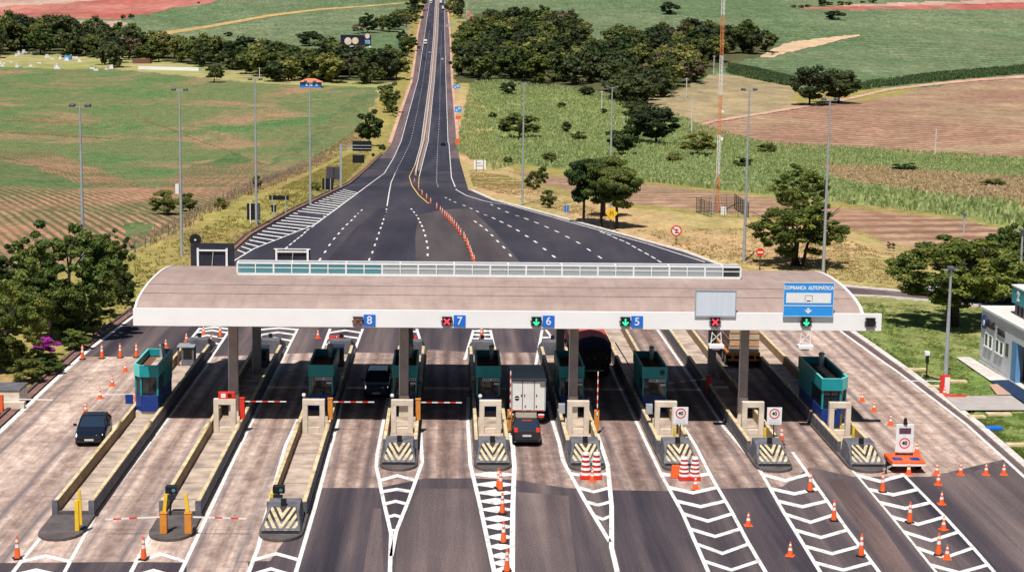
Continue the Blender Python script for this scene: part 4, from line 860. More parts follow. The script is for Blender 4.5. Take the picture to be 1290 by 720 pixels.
for q in [('t', 104, 452.5, 'tall cone touching the left kerb line, leftmost of the row of four'), ('t', 128.5, 451.5, 'tall cone second from the kerb in the row of four on the left lane'),
          ('t', 151.5, 450.5, 'tall cone third from the kerb in the row of four on the left lane'), ('t', 172, 450, 'tall cone of the row of four nearest the left booth'),
          ('s', 158, 467.8, 'small cone left of the sunlit booth, farthest of the slanting line behind the black sedan'), ('s', 141.5, 486, 'small cone second farthest in the slanting line behind the black sedan'),
          ('s', 126, 501.5, 'small cone third in the slanting line behind the black sedan'), ('s', 108, 520.5, 'small cone right behind the roof of the black sedan'),
          ('s', 234.8, 430.5, 'small cone left of the leftmost far gore chevrons'), ('s', 209, 438, 'small cone just behind the roof of the sunlit left booth'),
          ('s', 256.5, 421, 'small cone on the farthest chevron of the leftmost far gore'), ('t', 277.5, 424.5, 'tall cone at the right edge of the leftmost far gore'), ('t', 266, 440, 'orange tall cone in the middle of the leftmost far gore'),
          ('t', 323, 438, 'tall cone on the left line of the second far gore'), ('s', 400.5, 426, 'lone small cone on the asphalt behind the fascia, left of number 8'),
          ('t', 22, 703.5, 'tall cone at the bottom left corner on the white line'), ('t', 181, 704.5, 'tall cone on the near chevron beside the twin barrier island'),
          ('t', 628, 614.5, 'tall cone on the diamonds, nearest the striped nose'), ('t', 630.5, 617.5, 'second tall cone, close before the one at the striped nose'), ('t', 632.8, 646.5, 'tall cone in the middle of the diamond pattern'),
          ('t', 634.2, 683.5, 'tall cone far down the diamond pattern, second from the bottom edge'), ('t', 638.5, 720, 'tall cone at the bottom edge of the picture on the diamonds'),
          ('t', 606.5, 427, 'tall cone on the far diamond gore behind the fascia'), ('t', 607, 420, 'tall cone behind another one on the far diamond gore'),
          ('s', 942.5, 662, 'small cone alone on dark asphalt beside the drums gore'), ('s', 995.2, 700, 'small cone alone on dark asphalt near the bottom edge'),
          ('t', 1020.6, 618.5, 'farthest of the three tall cones lining the second gore from the right'), ('t', 1050.3, 655.5, 'middle of the three tall cones lining the second gore from the right'),
          ('t', 1084.6, 700, 'nearest of the three tall cones lining the second gore from the right'),
          ('t', 1111.6, 619.5, 'tall orange cone on the rightmost gore, farthest of its line'), ('t', 1145.8, 658, 'tall orange cone on the rightmost gore, middle of its line'), ('t', 1182, 698.7, 'faded pale orange tall cone on the rightmost gore'),
          ('s', 1144.7, 597, 'small cone in front of the orange trailer'), ('s', 1180, 598, 'small cone right of the trailer at the left end of the row'), ('s', 1181.8, 610.5, 'small cone just in front of the left end of the row beside the trailer'),
          ('s', 1210, 597.8, 'second small cone of the row crossing the right lane'), ('s', 1242, 597.8, 'third small cone of the row crossing the right lane'), ('s', 1264.4, 597.8, 'last small cone of the row, nearest the right kerb'),
          ('s', 1186, 635, 'small cone on the right side of the rightmost gore, farthest of three'), ('s', 1188.4, 667, 'small cone on the right side of the rightmost gore, middle of three'), ('s', 1192.8, 704, 'small cone beside the faded pale cone on the rightmost gore'),
          ('s', 1155, 571, 'small cone standing behind the trailer sign'), ('s', 1086, 505.3, 'small cone on the concrete right of the sunlit booth, farthest of three'), ('s', 1101, 518, 'small cone on the concrete right of the sunlit booth, middle of three'),
          ('s', 1121.8, 535.5, 'small cone on the concrete up from the trailer, nearest of three'), ('s', 746, 605.5, 'small cone in front of the left pair of banded drums'), ('s', 876, 615.5, 'small cone in front of the right group of banded drums'),
          ('s', 1189.5, 499, 'small cone leaning at the red post on the right kerb')]: cone(*q)
cone('t', 984.3, 559.5, 'tall cone standing on the island slab right beside a black and cream nose', .18)
cps = zz(320, 170, 3.909, [(790, 235), (800, 255), (810, 270), (818, 285), (828, 298), (838, 308), (850, 318), (860, 328), (870, 340), (885, 352), (900, 365), (908, 374), (918, 383), (928, 392), (940, 404), (950, 412), (960, 422), (968, 430), (976, 440), (986, 452), (998, 466), (1008, 480), (1018, 497), (1034, 512), (1040, 528), (1050, 545), (1056, 560), (1064, 580), (1070, 598), (1076, 618), (1084, 630)])
cps = [q for q in cps if q[1] < 333]; cps = cps[:12:2]+cps[12:]
for k, q in enumerate(cps):
    lab = 'tall cone in the curved line beyond the canopy, closing the road centre' if 0 < k < len(cps)-1 else ('farthest tall cone of the curved line, at the end of the median' if k == 0 else 'nearest tall cone of the curved line, just above the ridge light')
    o = cone('t', q[0], q[1], lab, sc=.85)
    o['group'] = 'curved line of cones beyond the canopy'
def drum(u, v, label, h=1.5):
    p = T(u, v); t = thing('traffic_drum', label, 'traffic drum', (p.x, p.y, .015), 0, 'red and white banded drums'); b = MB(); b.box(-.30, .30, -.30, .30, 0, .24, m_red); b.build('base', t, bevel=.03)
    b = MB(); n = 9; z = .24
    for k in range(n):
        z1 = z+(h-.24)/n; r = .27-.012*k; b.cyl((0, 0, z), (0, 0, z1-.015), r+(.03 if k % 2 == 0 else 0), r, 16, m_whitep if k % 2 == 0 else m_red); z = z1
    b.build('drum', t)
drum(737.5, 602.5, 'left of the two tall banded drums before the nose right of the truck'); drum(751, 602.5, 'right of the two tall banded drums before the nose right of the truck')
drum(861.5, 604, 'left banded drum of the group before the nose with the 40 sign', 1.3); drum(875, 604, 'right banded drum of the group before the nose with the 40 sign', 1.3)
t = thing('barrier_block', 'orange plastic barrier block left of the right drum pair', 'barrier', (T(851, 601).x, T(851, 601).y, .015)); b = MB(); b.loft([[(-.28, -.2, 0), (.28, -.2, 0), (.28, .2, 0), (-.28, .2, 0)], [(-.22, -.12, .7), (.22, -.12, .7), (.22, .12, .7), (-.22, .12, .7)]], m_orange); b.build('block', t, bevel=.03)
for u, v, l in ((419, 438, 'red drum on the far gore behind the booth left of the dark car'), (429, 437, 'orange drum on the far gore behind the booth left of the dark car'), (522, 438, 'red drum on the far gore right of the column between lanes 8 and 7'),):
    p = T(u, v); t = thing('traffic_drum', l, 'traffic drum', (p.x, p.y, .015), 0, 'far red drums'); b = MB(); b.cyl((0, 0, 0), (0, 0, .35), .34, .32, 14, m_red); b.cyl((0, 0, .35), (0, 0, .55), .32, .3, 14, m_whitep); b.cyl((0, 0, .55), (0, 0, .9), .3, .27, 14, m_red); b.build('drum', t)

# ------------------------------------------------------------------ barrier arms, posts, cameras
def arm_mb(L, sgn, z, up=0.0, white_from=.45):
    b = MB(); n = max(6, int(L/.35))
    for k in range(n):
        x0 = sgn*(.12+L*k/n); x1 = sgn*(.12+L*(k+1)/n); c = m_whitep if (k % 2 == 0 or k < n*white_from) else m_red
        b.bar((x0, 0, z+up*abs(x0)), (x1, 0, z+up*abs(x1)), .04, .065, c)
    return b
def boom(loc, sgn, L, label, cab=m_orangey, h=1.0, up=0.0, wf=.0, post=None, zc=0, cw=.17):
    t = thing('boom_barrier', label, 'barrier', loc, 0, 'toll barrier arms'); b = MB(); b.box(-cw, cw, -cw, cw, zc, h, cab); b.box(-cw-.02, cw+.02, -cw-.02, cw+.02, h+.002, h+.06, cab); b.build('cabinet', t, bevel=.02)
    arm_mb(L, sgn, h-.18, up, wf).build('arm', t)
    if post: b = MB(); b.bar((-.03*sgn, .05, h+.07), (-.12*sgn, .05, h+post), .16, .12, m_yel); b.build('upright', t)
    return t
g = lambda u, v, z=.17: gp(u, v, z)
p = g(206.5, 671); boom((p[0], p[1], .172), -1, 2.7, 'yellow barrier at the near tip of the second island, arm reaching left', m_orangey, 1.0, -.05, .3, .95)
p = g(237.5, 671); boom((p[0], p[1], .172), 1, 2.7, 'orange barrier at the near tip of the second island, arm reaching right', m_orangey, 1.0, -.03, .3, .95)
p = g(98.5, 668); t = thing('raised_barrier', 'yellow post with a raised yellow arm on the leftmost island', 'barrier', (p[0], p[1], .172))
b = MB(); b.box(-.13, .07, -.12, .12, 0, 1.55, m_yel); b.build('cabinet', t, bevel=.02); b = MB(); b.bar((.14, 0, .3), (.1, 0, 2.05), .13, .1, m_yel); b.build('arm', t)
for i, lab in ((0, 'red and white arm right of the leftmost concrete frame'), (1, 'red and white arm in front of the dark oncoming car'), (2, 'red and white arm closing lane 7')):
    boom((IX(i)+.95, 104.6, .17), 1, 2.55, lab, m_orangey if i else m_red, 1.95, -.0, 0, None, .70, .15)
for i, lab in ((3, 'raised red and white arm left of the white box truck'), (4, 'raised red and white arm left of lane 5')):
    t = thing('raised_barrier', lab, 'barrier', (IX(i)+1.22, 104.8, .172), 0, 'raised arms'); b = MB(); b.box(-.15, .15, -.15, .15, 0, 1.3, m_orangey); b.build('cabinet', t, bevel=.02)
    b = MB()
    for k in range(11): b.bar((0.02, -.17, 1.0+k*.25), (.02, -.17, 1.25+k*.25), .06, .04, m_red if k % 2 else m_whitep)
    b.build('arm', t)
p = gp(897, 490, .17); boom((IX(6)-1.0, 115.5, .17), -1, 2.6, 'arm reaching left from the dark red cabinet right of lane 5', m_red, 1.3, -.12, 0)
t = thing('raised_barrier', 'thin half raised arm left of the booth in the lane right of the red truck', 'barrier', (IX(5)-.35, 117.2, .172)); b = MB(); b.box(-.2, .2, -.2, .2, 0, .9, m_red); b.build('cabinet', t); b = MB(); b.bar((0, 0, .8), (-1.5, .3, 3.2), .07, .07, m_red); b.build('arm', t)
p = T(174, 518); t = boom((p.x, p.y, .17), -1, 2.9, 'long white arm across the left lane from an orange post beside the sunlit booth', m_orange, 1.15, -.02, 1.0)
b = MB(); b.box(-.78, -.32, -.1, .1, .35, .95, m_navy); b.build('control_box', t)
p = T(1, 519); boom((p.x, p.y, .02), 1, 3.2, 'white arm reaching in from the left kerb across the outer lane', m_orange, 1.05, -.02, 1.0)
p = T(1189.5, 497); t = thing('boom_barrier', 'red post on the right kerb with a white arm reaching left', 'barrier', (p.x, p.y, .02)); b = MB(); b.box(-.32, .32, -.17, .17, 0, 1.35, m_red); b.box(-.05, .3, -.18, -.171, .1, 1.25, m_whitep); b.build('cabinet', t, bevel=.02); arm_mb(2.9, -1, .95, .0, 1.0).build('arm', t)
p = T(1167, 476.5); t = thing('camera_post', 'dark post with a pale camera head on crossed feet on the right lawn', 'camera post', (p.x, p.y, .04)); b = MB(); b.cyl((0, 0, 0), (0, 0, 1.1), .06, .05, 10, m_black); b.cyl((0, 0, 1.1), (0, 0, 1.65), .13, .13, 12, m_black); b.build('post', t)
b = MB(); b.box(-.22, .14, -.2, .2, 1.66, 1.95, m_whitep); b.build('camera_head', t, bevel=.03); b = MB(); b.bar((-.7, -.2, .03), (.5, .2, .03), .08, .06, m_black); b.bar((0, .2, .10), (.75, -1.1, .10), .08, .06, m_black); b.build('feet', t)
def camera_box(loc, label, h=1.35, dx=0.0):
    t = thing('camera_pole', label, 'camera', loc, 0, 'black camera boxes on short poles'); b = MB(); b.bar((0, 0, 0), (dx, 0, h), .09, .09, m_black); b.build('pole', t)
    b = MB(); b.box(dx-.3, dx+.3, -.22, .22, h+.002, h+.36, m_black); b.box(dx-.22, dx+.22, -.24, -.221, h-.28, h-.04, m_panel); b.build('camera_box', t, bevel=.02); b = MB(); b.cyl((dx+.12, -.24, h+.18), (dx+.12, -.2201, h+.18), .09, .09, 12, m_glassb); b.build('lens', t)
p = gp(214, 648, .17); camera_box((p[0], p[1], .172), 'black camera box between the two barrier posts of the second island', 1.15, .12)
p = gp(349, 640, .17); camera_box((p[0], p[1], .172), 'black camera box left of the nearest striped nose', .85, .1)
def post(loc, h, lab, lean=0): simple('yellow_post', lab, 'post', lambda b: (b.bar((0, 0, 0), (lean, 0, h), .14, .14, m_yel)), loc, 'slim yellow posts', bevel=.01)
p = gp(343, 646, .17); post((p[0], p[1], .172), 1.05, 'slim yellow post left of the nearest striped nose', -.03)
for i, lab in ((5, 'yellow post holding the left 40 sign, before the drums'), (6, 'yellow post under the right 40 sign'), (7, 'yellow post inside the rightmost island, behind its nose')):
    post((IX(i)+(.05 if i < 7 else -.05)+(.0), 99.9, .225), 1.35 if i < 7 else 1.5, lab)
for i, u, v, lab in ((5, 857.5, 523, 'left white board with a red ringed 40, right of lane 5'), (6, 975.5, 523.5, 'right white board with a red ringed 40, beside the last canopy column')):
    p = AY(u, v, 100.2); t = thing('speed_sign', lab, 'speed sign', (p.x, 100.2, p.z), 0, 'white boards with a 40 speed limit')
    b = MB(); b.box(-.44, .44, -.03, .0, -.52, .52, m_whitep); b.build('board', t, bevel=.01)
    b = MB()
    for k in range(24):
        a0 = k/24*6.2832; a1 = (k+1)/24*6.2832
        b.add([(r*math.cos(a), -.036, .14+r*math.sin(a)) for a in (a0, a1) for r in (.24, .31)], [(0, 1, 3, 2)], m_redl if False else m_red)
    b.build('ring', t); text('40', .3, m_black, (0, -.036, .14), 'number', t, bold=.01)
    b = MB()
    for z in (-.25, -.36, -.45): b.box(-.3, .3, -.036, -.031, z, z+.05, m_paleboard)
    b.build('small_print', t); b = MB(); b.bar((0, .04, -.52), (0, .04, -1.7), .06, .06, m_black); b.build('stem', t)
# camera cabinets and grey boxes beside the frames
for i, lab in ((3, 'white globe lamp on the frame left of the truck'), (1, 'white globe lamp on the frame left of the dark car'), (2, 'white globe lamp on the frame between lanes 8 and 7')):
    t = thing('globe_lamp', lab, 'lamp', (IX(i)-.62, 104.15, 2.26), 0, 'white globes on the concrete frames'); b = MB(); b.cyl((0, 0, 0), (0, 0, .08), .03, .03, 8, m_black); b.build('stem', t)
    import bmesh
    me = bpy.data.meshes.new('globe'); bm = bmesh.new(); bmesh.ops.create_uvsphere(bm, u_segments=14, v_segments=8, radius=.12); bm.to_mesh(me); bm.free(); me.materials.append(m_whitep); o = bpy.data.objects.new('globe', me); col.objects.link(o); o.parent = t; o.location = (0, 0, .19)
for i, lab in ((4, 'grey box on a pole left of the frame right of the truck'), (5, 'grey box on a pole left of the frame with the 40 sign')):
    t = thing('control_box', lab, 'control box', (IX(i)-1.0, 104.0, .9), 0, 'grey boxes beside the frames'); b = MB(); b.box(-.2, .2, -.15, .15, .55, 1.15, m_steel); b.build('box', t, bevel=.02); b = MB(); b.bar((.18, 0, 0), (.18, .17, 1.25), .07, .07, m_black); b.build('pole', t)
t = thing('yellow_strut', 'yellow slanting struts inside the opening of the rightmost concrete frame', 'strut', (IX(7), 104.6, .225)); b = MB(); b.bar((-.2, 0, 1.5), (.3, .9, 1.1), .12, .12, m_wallpaint); b.bar((.2, -.3, 0), (.2, -.3, 1.2), .1, .1, m_yel); b.build('struts', t)

for i, u, v, lab in ((-1, 238, 461, 'grey flat topped cabinet behind the sunlit left booth'), (0, 325, 463, 'grey flat topped cabinet between the two left column pairs'), (1, 432, 462, 'grey cabinet behind the shaded booth left of the dark car')):
    y_ = gp(u, v, .2)[1]; t = thing('equipment_cabinet', lab, 'cabinet', (IX(i)+.1, y_, .225), 0, 'grey cabinets on the left islands')
    b = MB(); b.box(-.45, .45, 0, 1.1, 0, 1.35, m_greyp); b.build('body', t, bevel=.02); b = MB(); b.box(-.75, .5, -.1, 1.2, 1.352, 1.45, m_steel); b.build('top', t, bevel=.01)
    b = MB(); b.box(-.72, -.6, 0, .12, 0, 1.351, m_gutter); b.build('support', t); b = MB(); b.box(-.3, .3, -.02, -.001, .5, 1.2, m_black); b.build('door', t)
# ------------------------------------------------------------------ mobile sign trailer
p = T(1140, 592); t = thing('sign_trailer', 'orange trailer with a tall white board showing a dark strip and a 40 sign', 'trailer', (p.x, p.y+.3, .01))
b = MB(); b.box(-.52, .52, .05, .12, .95, 2.6, m_whitep); b.build('board', t, bevel=.03); b = MB(); b.box(-.34, .34, .035, .048, 2.05, 2.38, M('dark_display', (.12, .05, .09), .2, 4, .5)); b.build('display', t)
b = MB()
for k in range(24): b.add([(r*math.cos(a), .04, 1.5+r*math.sin(a)) for a in (k/24*6.2832, (k+1)/24*6.2832) for r in (.25, .31)], [(0, 1, 3, 2)], m_red)
b.build('ring', t); text('40', .3, m_black, (0, .04, 1.5), 'number', t, bold=.012)
b = MB(); b.loft([[(-.95, -1.1, .42), (.95, -1.1, .42), (.95, -1.1, .72), (-.95, -1.1, .72)], [(-1.0, .7, .42), (1.0, .7, .42), (1.0, .7, .78), (-1.0, .7, .78)]], m_orange); b.build('body', t, bevel=.06)
b = MB()
for x in (-.55, .45): b.add([(x-.28, -.9, .735), (x+.28, -.9, .735), (x+.28, -.3, .76), (x-.28, -.3, .76)], [(0, 1, 2, 3)], m_navy)
b.build('solar_panel', t); b = MB(); b.box(-.96, .96, -1.14, -1.102, .45, .55, m_whitep); b.build('reflective_strip', t)
for s in (-1, 1): b = MB(); b.cyl((s*.7, 0, .32), (s*.95, 0, .32), .32, .32, 16, m_black); b.build('wheel', t)
b = MB(); b.bar((-.95, -.9, .4), (-1.5, -1.2, .25), .08, .08, m_steel); b.cyl((-1.3, -1.1, 0), (-1.3, -1.1, .9), .05, .05, 8, m_black); b.build('drawbar', t); b = MB(); b.cyl((0, .09, 2.6), (0, .09, 2.95), .13, .08, 10, m_black); b.build('beacon', t)

# ------------------------------------------------------------------ vehicles
m_tyre = M('tyre', (.015, .015, .015), .2, 6, .8); m_rim = M('rim', (.4, .4, .42), .1, 5, .35, metal=.7)
m_headl = M('headlamp', (.8, .82, .85), .05, 6, .15, emit=((1, .95, .85), .9)); m_tail = M('tail_lamp', (.5, .02, .02), .1, 6, .25, emit=((1, .08, .05), .35)); m_plate = M('number_plate', (.6, .6, .6), .1, 6, .5)
def carpaint(name, c): return M(name, c, .05, 1, .3, metal=.15, coat=.4)
m_cglass = M('car_glass', (.02, .035, .06), .1, 1, .05, spec=.8)
def wheel(parent, x, y, r=.32, w=.2):
    s = 1 if x > 0 else -1; b = MB(); b.cyl((x-s*w/2, y, r), (x+s*w/2, y, r), r, r, 20, m_tyre); o = b.build('wheel', parent, bevel=.02)
    b = MB(); b.cyl((x+s*w/2, y, r), (x+s*(w/2+.012), y, r), r*.62, r*.55, 12, m_rim); b.build('rim', o)
def sec(y, zb, zt, hw, tuck=.86, r=.1):
    return [(-hw*tuck, y, zb), (hw*tuck, y, zb), (hw, y, zb+.16), (hw, y, zt-.22), (hw*.97, y, zt-.08), (hw*.88, y, zt), (-hw*.88, y, zt), (-hw*.97, y, zt-.08), (-hw, y, zt-.22), (-hw, y, zb+.16)]
def car(name, label, cat, loc, rz, paint_, L=4.3, Wd=1.76, H=1.48, hatch=False, simplecar=False, group=None, lights=True):
    """front towards -y"""
    t = thing(name, label, cat, loc, rz, group); h = L/2; hw = Wd/2; zb = .2
    hood, belt = (.86, .95)
    if H > 1.55: hood, belt = .98, 1.05
    b = MB(); st = [(-h, .34, hood-.17, hw*.80), (-h+.10, .24, hood-.13, hw*.90), (-h+.5, zb, hood-.02, hw*.98), (-h*.42, zb, belt, hw), (h*.3, zb, belt+.02, hw)]
    st += [(h-.25, zb, belt+.02, hw*.96), (h-.03, .3, belt-.08, hw*.86)] if hatch else [(h*.62, zb, belt+.03, hw*.98), (h-.18, .24, belt-.02, hw*.92), (h-.01, .34, belt-.16, hw*.80)]
    b.loft([sec(*q) for q in st], paint_); b.build('body', t, smooth=False, bevel=.03)
    y0, y1, y2, y3 = -h*.46, -h*.12, (h*.78 if hatch else h*.34), (h-.12 if hatch else h*.72)
    g = MB(); bw, rw = hw*.90, hw*.70
    g.loft([[(-bw, y0, belt-.03), (bw, y0, belt-.03), (bw, y3, belt-.03), (-bw, y3, belt-.03)], [(-rw-.03, y1, H-.06), (rw+.03, y1, H-.06), (rw+.03, y2, H-.06), (-rw-.03, y2, H-.06)]], m_cglass); g.build('window', t, bevel=.02)
    r = MB(); r.loft([[(-rw-.05, y1-.04, H-.07), (rw+.05, y1-.04, H-.07), (rw+.05, y2+.04, H-.07), (-rw-.05, y2+.04, H-.07)], [(-rw+.03, y1+.1, H), (rw-.03, y1+.1, H), (rw-.03, y2-.1, H), (-rw+.03, y2-.1, H)]], paint_); r.build('roof', t, bevel=.02)
    if simplecar:
        b = MB()
        for s in (-1, 1): b.cyl((s*hw*.7, -h*.62, .3), (s*hw, -h*.62, .3), .3, .3, 10, m_tyre); b.cyl((s*hw*.7, h*.6, .3), (s*hw, h*.6, .3), .3, .3, 10, m_tyre)
        b.build('wheels', t); return t
    p = MB()
    for s in (-1, 1):
        p.bar((s*bw*1.0, y0, belt-.02), (s*(rw+.03), y1, H-.05), .07, .06, paint_); p.bar((s*bw, y3, belt-.02), (s*(rw+.03), y2, H-.05), .1, .07, paint_); p.bar((s*bw*1.01, (y1+y2)/2+.05, belt-.02), (s*(rw+.045), (y1+y2)/2+.05, H-.05), .07, .04, m_black)
    p.build('pillars', t)
    for s in (-1, 1):
        for y in (-h*.62, h*.62): wheel(t, s*(hw-.12), y)
        b = MB(); b.box(min(s*hw, s*(hw+.2)), max(s*hw, s*(hw+.2)), y0+.16, y0+.28, belt, belt+.15, paint_); b.build('mirror', t, bevel=.02)
        b = MB(); xa, xb = sorted((s*hw*.46, s*hw*.86)); b.loft([[(xa, -h+.02, hood-.26), (xb, -h+.10, hood-.26), (xb, -h+.12, hood-.15), (xa, -h+.04, hood-.15)], [(xa, -h+.30, hood-.2), (xb, -h+.45, hood-.2), (xb, -h+.45, hood-.075), (xa, -h+.30, hood-.075)]], m_headl); b.build('headlight', t)
        b = MB(); b.box(*sorted((s*hw*.60, s*hw*.86)), h-.10, h+.0, belt-.34, belt-.02, m_tail) if not hatch else b.box(*sorted((s*hw*.64, s*hw*.88)), h-.10, h+.005, belt-.16, belt+.10, m_tail); b.build('tail_light', t)
    b = MB(); b.box(-hw*.5, hw*.5, -h-.02, -h+.1, hood-.44, hood-.32, m_black); b.build('grille', t); b = MB(); b.box(-.26, .26, -h-.035, -h-.021, .38, .5, m_plate); b.box(-.26, .26, h+.0, h+.02, .62, .74, m_plate); b.build('number_plate', t)
    b = MB(); b.box(-hw*.8, hw*.8, h-.06, h+.05, .3, .5, m_black); b.build('rear_bumper', t, bevel=.02)
    return t
m_blackcar = carpaint('black_car_paint', (.008, .012, .025)); m_bluecar = carpaint('dark_blue_car_paint', (.01, .03, .09)); m_silver = carpaint('silver_car_paint', (.5, .52, .55)); m_wcar = carpaint('white_car_paint', (.75, .75, .76))
m_greycar = carpaint('dark_grey_car_paint', (.03, .033, .04))
a = gp(107, 556, .0); car('sedan', 'black sedan driving towards the camera on the outer left concrete lane', 'car', (-21.15, 102.9, .01), math.radians(4), m_blackcar, 4.5, 1.78, 1.48)
t = car('hatchback', 'dark hatchback seen from behind, waiting at the tail of the white box truck', 'car', (4.72, 103.2, .01), 0, m_greycar, 3.9, 1.72, 1.62, hatch=True); t.rotation_euler = (0, 0, math.pi)
b = MB(); b.box(-.25, .25, -1.56, -1.5, 0, 0, m_tail)
b = MB(); b.box(-.3, .3, 1.50, 1.56, 1.5, 1.55, m_tail); b.build('brake_light', t); b = MB(); b.box(-.62, .62, -.1, 1.3, 1.622, 1.64, M('beige_roof_reflection_panel', (.3, .26, .2), .1, 2, .3)); b.build('roof_reflection', t, bevel=.01)  # thin beige panel paints a reflection onto the dark roof
car('oncoming_car', 'dark blue car with lit headlights coming through under the canopy', 'car', (-4.75, 116.2, .01), 0, m_bluecar, 4.2, 1.76, 1.6, hatch=True)
# white box truck
t = thing('box_truck', 'white box truck seen from behind with a pale grey roof, in lane 6', 'truck', (5.05, 107.0, .01)); b = MB(); m_tw = M('truck_white', (.78, .76, .72), .06, 1.2, .5)
b.box(-1.08, 1.08, 0, 4.6, .95, 2.88, m_tw); b.build('cargo_box', t, bevel=.03); b = MB(); b.box(-1.1, 1.1, -.02, 4.62, 2.884, 2.93, m_steel); b.build('box_roof', t)
b = MB()
for x in (-.38, .36): b.box(x-.02, x+.02, -.03, -.002, 1.0, 2.8, m_brownroof)
for x in (-1.04, 1.04): b.box(x-.04, x+.04, -.03, -.002, .97, 2.86, m_steel)
for x, z in ((-.45, 1.9), (-.25, 1.9), (.5, 1.9), (-.2, 1.2), (.5, 1.2)): b.box(x-.03, x+.03, -.04, -.031, z-.06, z+.06, m_black)
b.box(-1.05, 1.05, -.05, -.002, .9, .97, m_steel); b.box(-1.05, 1.05, -.03, -.001, 2.80, 2.86, m_black); b.build('rear_doors', t)
b = MB(); b.cyl((-.72, -.032, 1.72), (-.72, -.003, 1.72), .14, .14, 18, m_black); b.box(-.84, -.60, -.04, -.033, 1.70, 1.74, m_whitep); b.build('round_emblem', t)
b = MB()
for x in (-.8, -.55, 0, .55, .8): b.box(x-.13, x+.13, -.055, -.051, .91, .96, m_tail if abs(x) != .55 else m_orange)
b.build('marker_strip', t)
b = MB(); b.box(-.45, -.3, .1, 6.4, .6, .78, m_black); b.box(.3, .45, .1, 6.4, .6, .78, m_black); b.box(-1.0, 1.0, -.02, .1, .45, .62, m_black); b.build('chassis', t)
for s in (-1, 1):
    b = MB(); b.box(*sorted((s*.62, s*.98)), -.06, -.021, .48, .60, m_tail); b.build('tail_light', t); b = MB(); b.box(*sorted((s*.62, s*1.0)), -.03, .05, .62, .7, m_whitep); b.build('reflector', t)
    wheel(t, s*.82, 1.0, .38, .4); wheel(t, s*.85, 5.4, .38, .24)
b = MB(); b.loft([[(-.98, 4.75, .5), (.98, 4.75, .5), (.98, 6.5, .5), (-.98, 6.5, .5)], [(-.98, 4.75, 1.5), (.98, 4.75, 1.5), (.98, 6.45, 1.4), (-.98, 6.45, 1.4)], [(-.88, 4.8, 2.2), (.88, 4.8, 2.2), (.88, 5.9, 2.2), (-.88, 5.9, 2.2)]], m_tw); b.build('cab', t, bevel=.04)
# red tarpaulin truck
t = thing('tarpaulin_truck', 'large truck with a red tarpaulin over its load, seen from behind leaving lane 5', 'truck', (10.3, 121.6, .01)); m_tarp = M('red_tarpaulin', (.62, .10, .09), .2, .8, .8, bump=.4); m_tarpd = M('shaded_tarpaulin', (.02, .03, .07), .3, 1, .8)  # navy end: shade painted as a dark copy of the red tarpaulin
b = MB(); b.box(-1.28, 1.28, 0, 12.5, 1.05, 1.9, m_blackpaint); b.build('cargo_body', t, bevel=.03)
pr = [(-1.3, 1.902), (1.3, 1.902), (1.3, 2.45), (.75, 2.8), (0, 2.95), (-.75, 2.8), (-1.3, 2.45)]
b = MB(); b.prism(pr, 'y', .55, 12.5, m_tarp); b.build('tarpaulin', t); b = MB(); b.loft([[(x, 0-.02, z-.35 if z > 2 else z) for x, z in pr], [(x, .549, z) for x, z in pr]], m_tarpd); b.build('tarpaulin_end', t)
b = MB(); b.box(-1.1, -.9, -.12, -.0, .4, 1.0, m_black); b.box(-1.25, 1.25, -.1, .1, .5, .65, m_blackpaint); b.box(-.5, .5, .2, 12, .7, 1.04, m_black); b.build('chassis', t)
for x in (-1.0, -.4, .1, .95): b = MB(); b.cyl((x, -.05, 1.45), (x, -.021, 1.45), .06, .06, 8, m_orangey); b.build('marker_lamp', t)
b = MB(); b.box(-.6, .75, -.125, -.101, .53, .62, m_plate); b.build('plate_strip', t)
for s in (-1, 1):
    for y in (1.2, 2.5, 9.8): wheel(t, s*1.0, y, .5, .45)
b = MB(); b.box(-1.2, 1.2, 12.9, 15, .5, 2.9, m_red); b.build('cab', t, bevel=.08)
# orange truck
t = thing('flatbed_truck', 'orange truck with stacked pale planks on its bed behind the rightmost column', 'truck', (21.75, 125.6, .01), 0); b = MB(); b.box(-1.2, 1.2, 0, 8, .95, 1.15, m_orangey); b.build('bed', t)
m_pl = M('plank_load', (.62, .36, .2), .2, 2, .8); b = MB()
for k in range(4): b.box(-1.1+.04*(k % 2), 1.1, .1, 7.6, 1.16+k*.48, 1.16+k*.48+.40, m_pl if k % 2 else M('pale_plank_load', (.6, .45, .33), .2, 2, .8)); b.box(-1.15, 1.15, .3, 7.4, 1.56+k*.48, 1.638+k*.48, m_gutter)
b.build('load', t); b = MB(); b.box(-1.15, 1.15, -.05, .1, .55, .68, m_orangey); b.box(-.9, -.75, 0, .12, .68, .95, m_orangey); b.box(.75, .9, 0, .12, .68, .95, m_orangey); b.box(-.45, .45, .2, 9, .6, .94, m_black); b.build('chassis', t)
for s in (-1, 1):
    for y in (1.4, 2.6, 8.4): wheel(t, s*.98, y, .48, .4)
b = MB(); b.box(-1.2, 1.2, 8.2, 10.2, .5, 2.8, m_whitep); b.build('cab', t, bevel=.08)

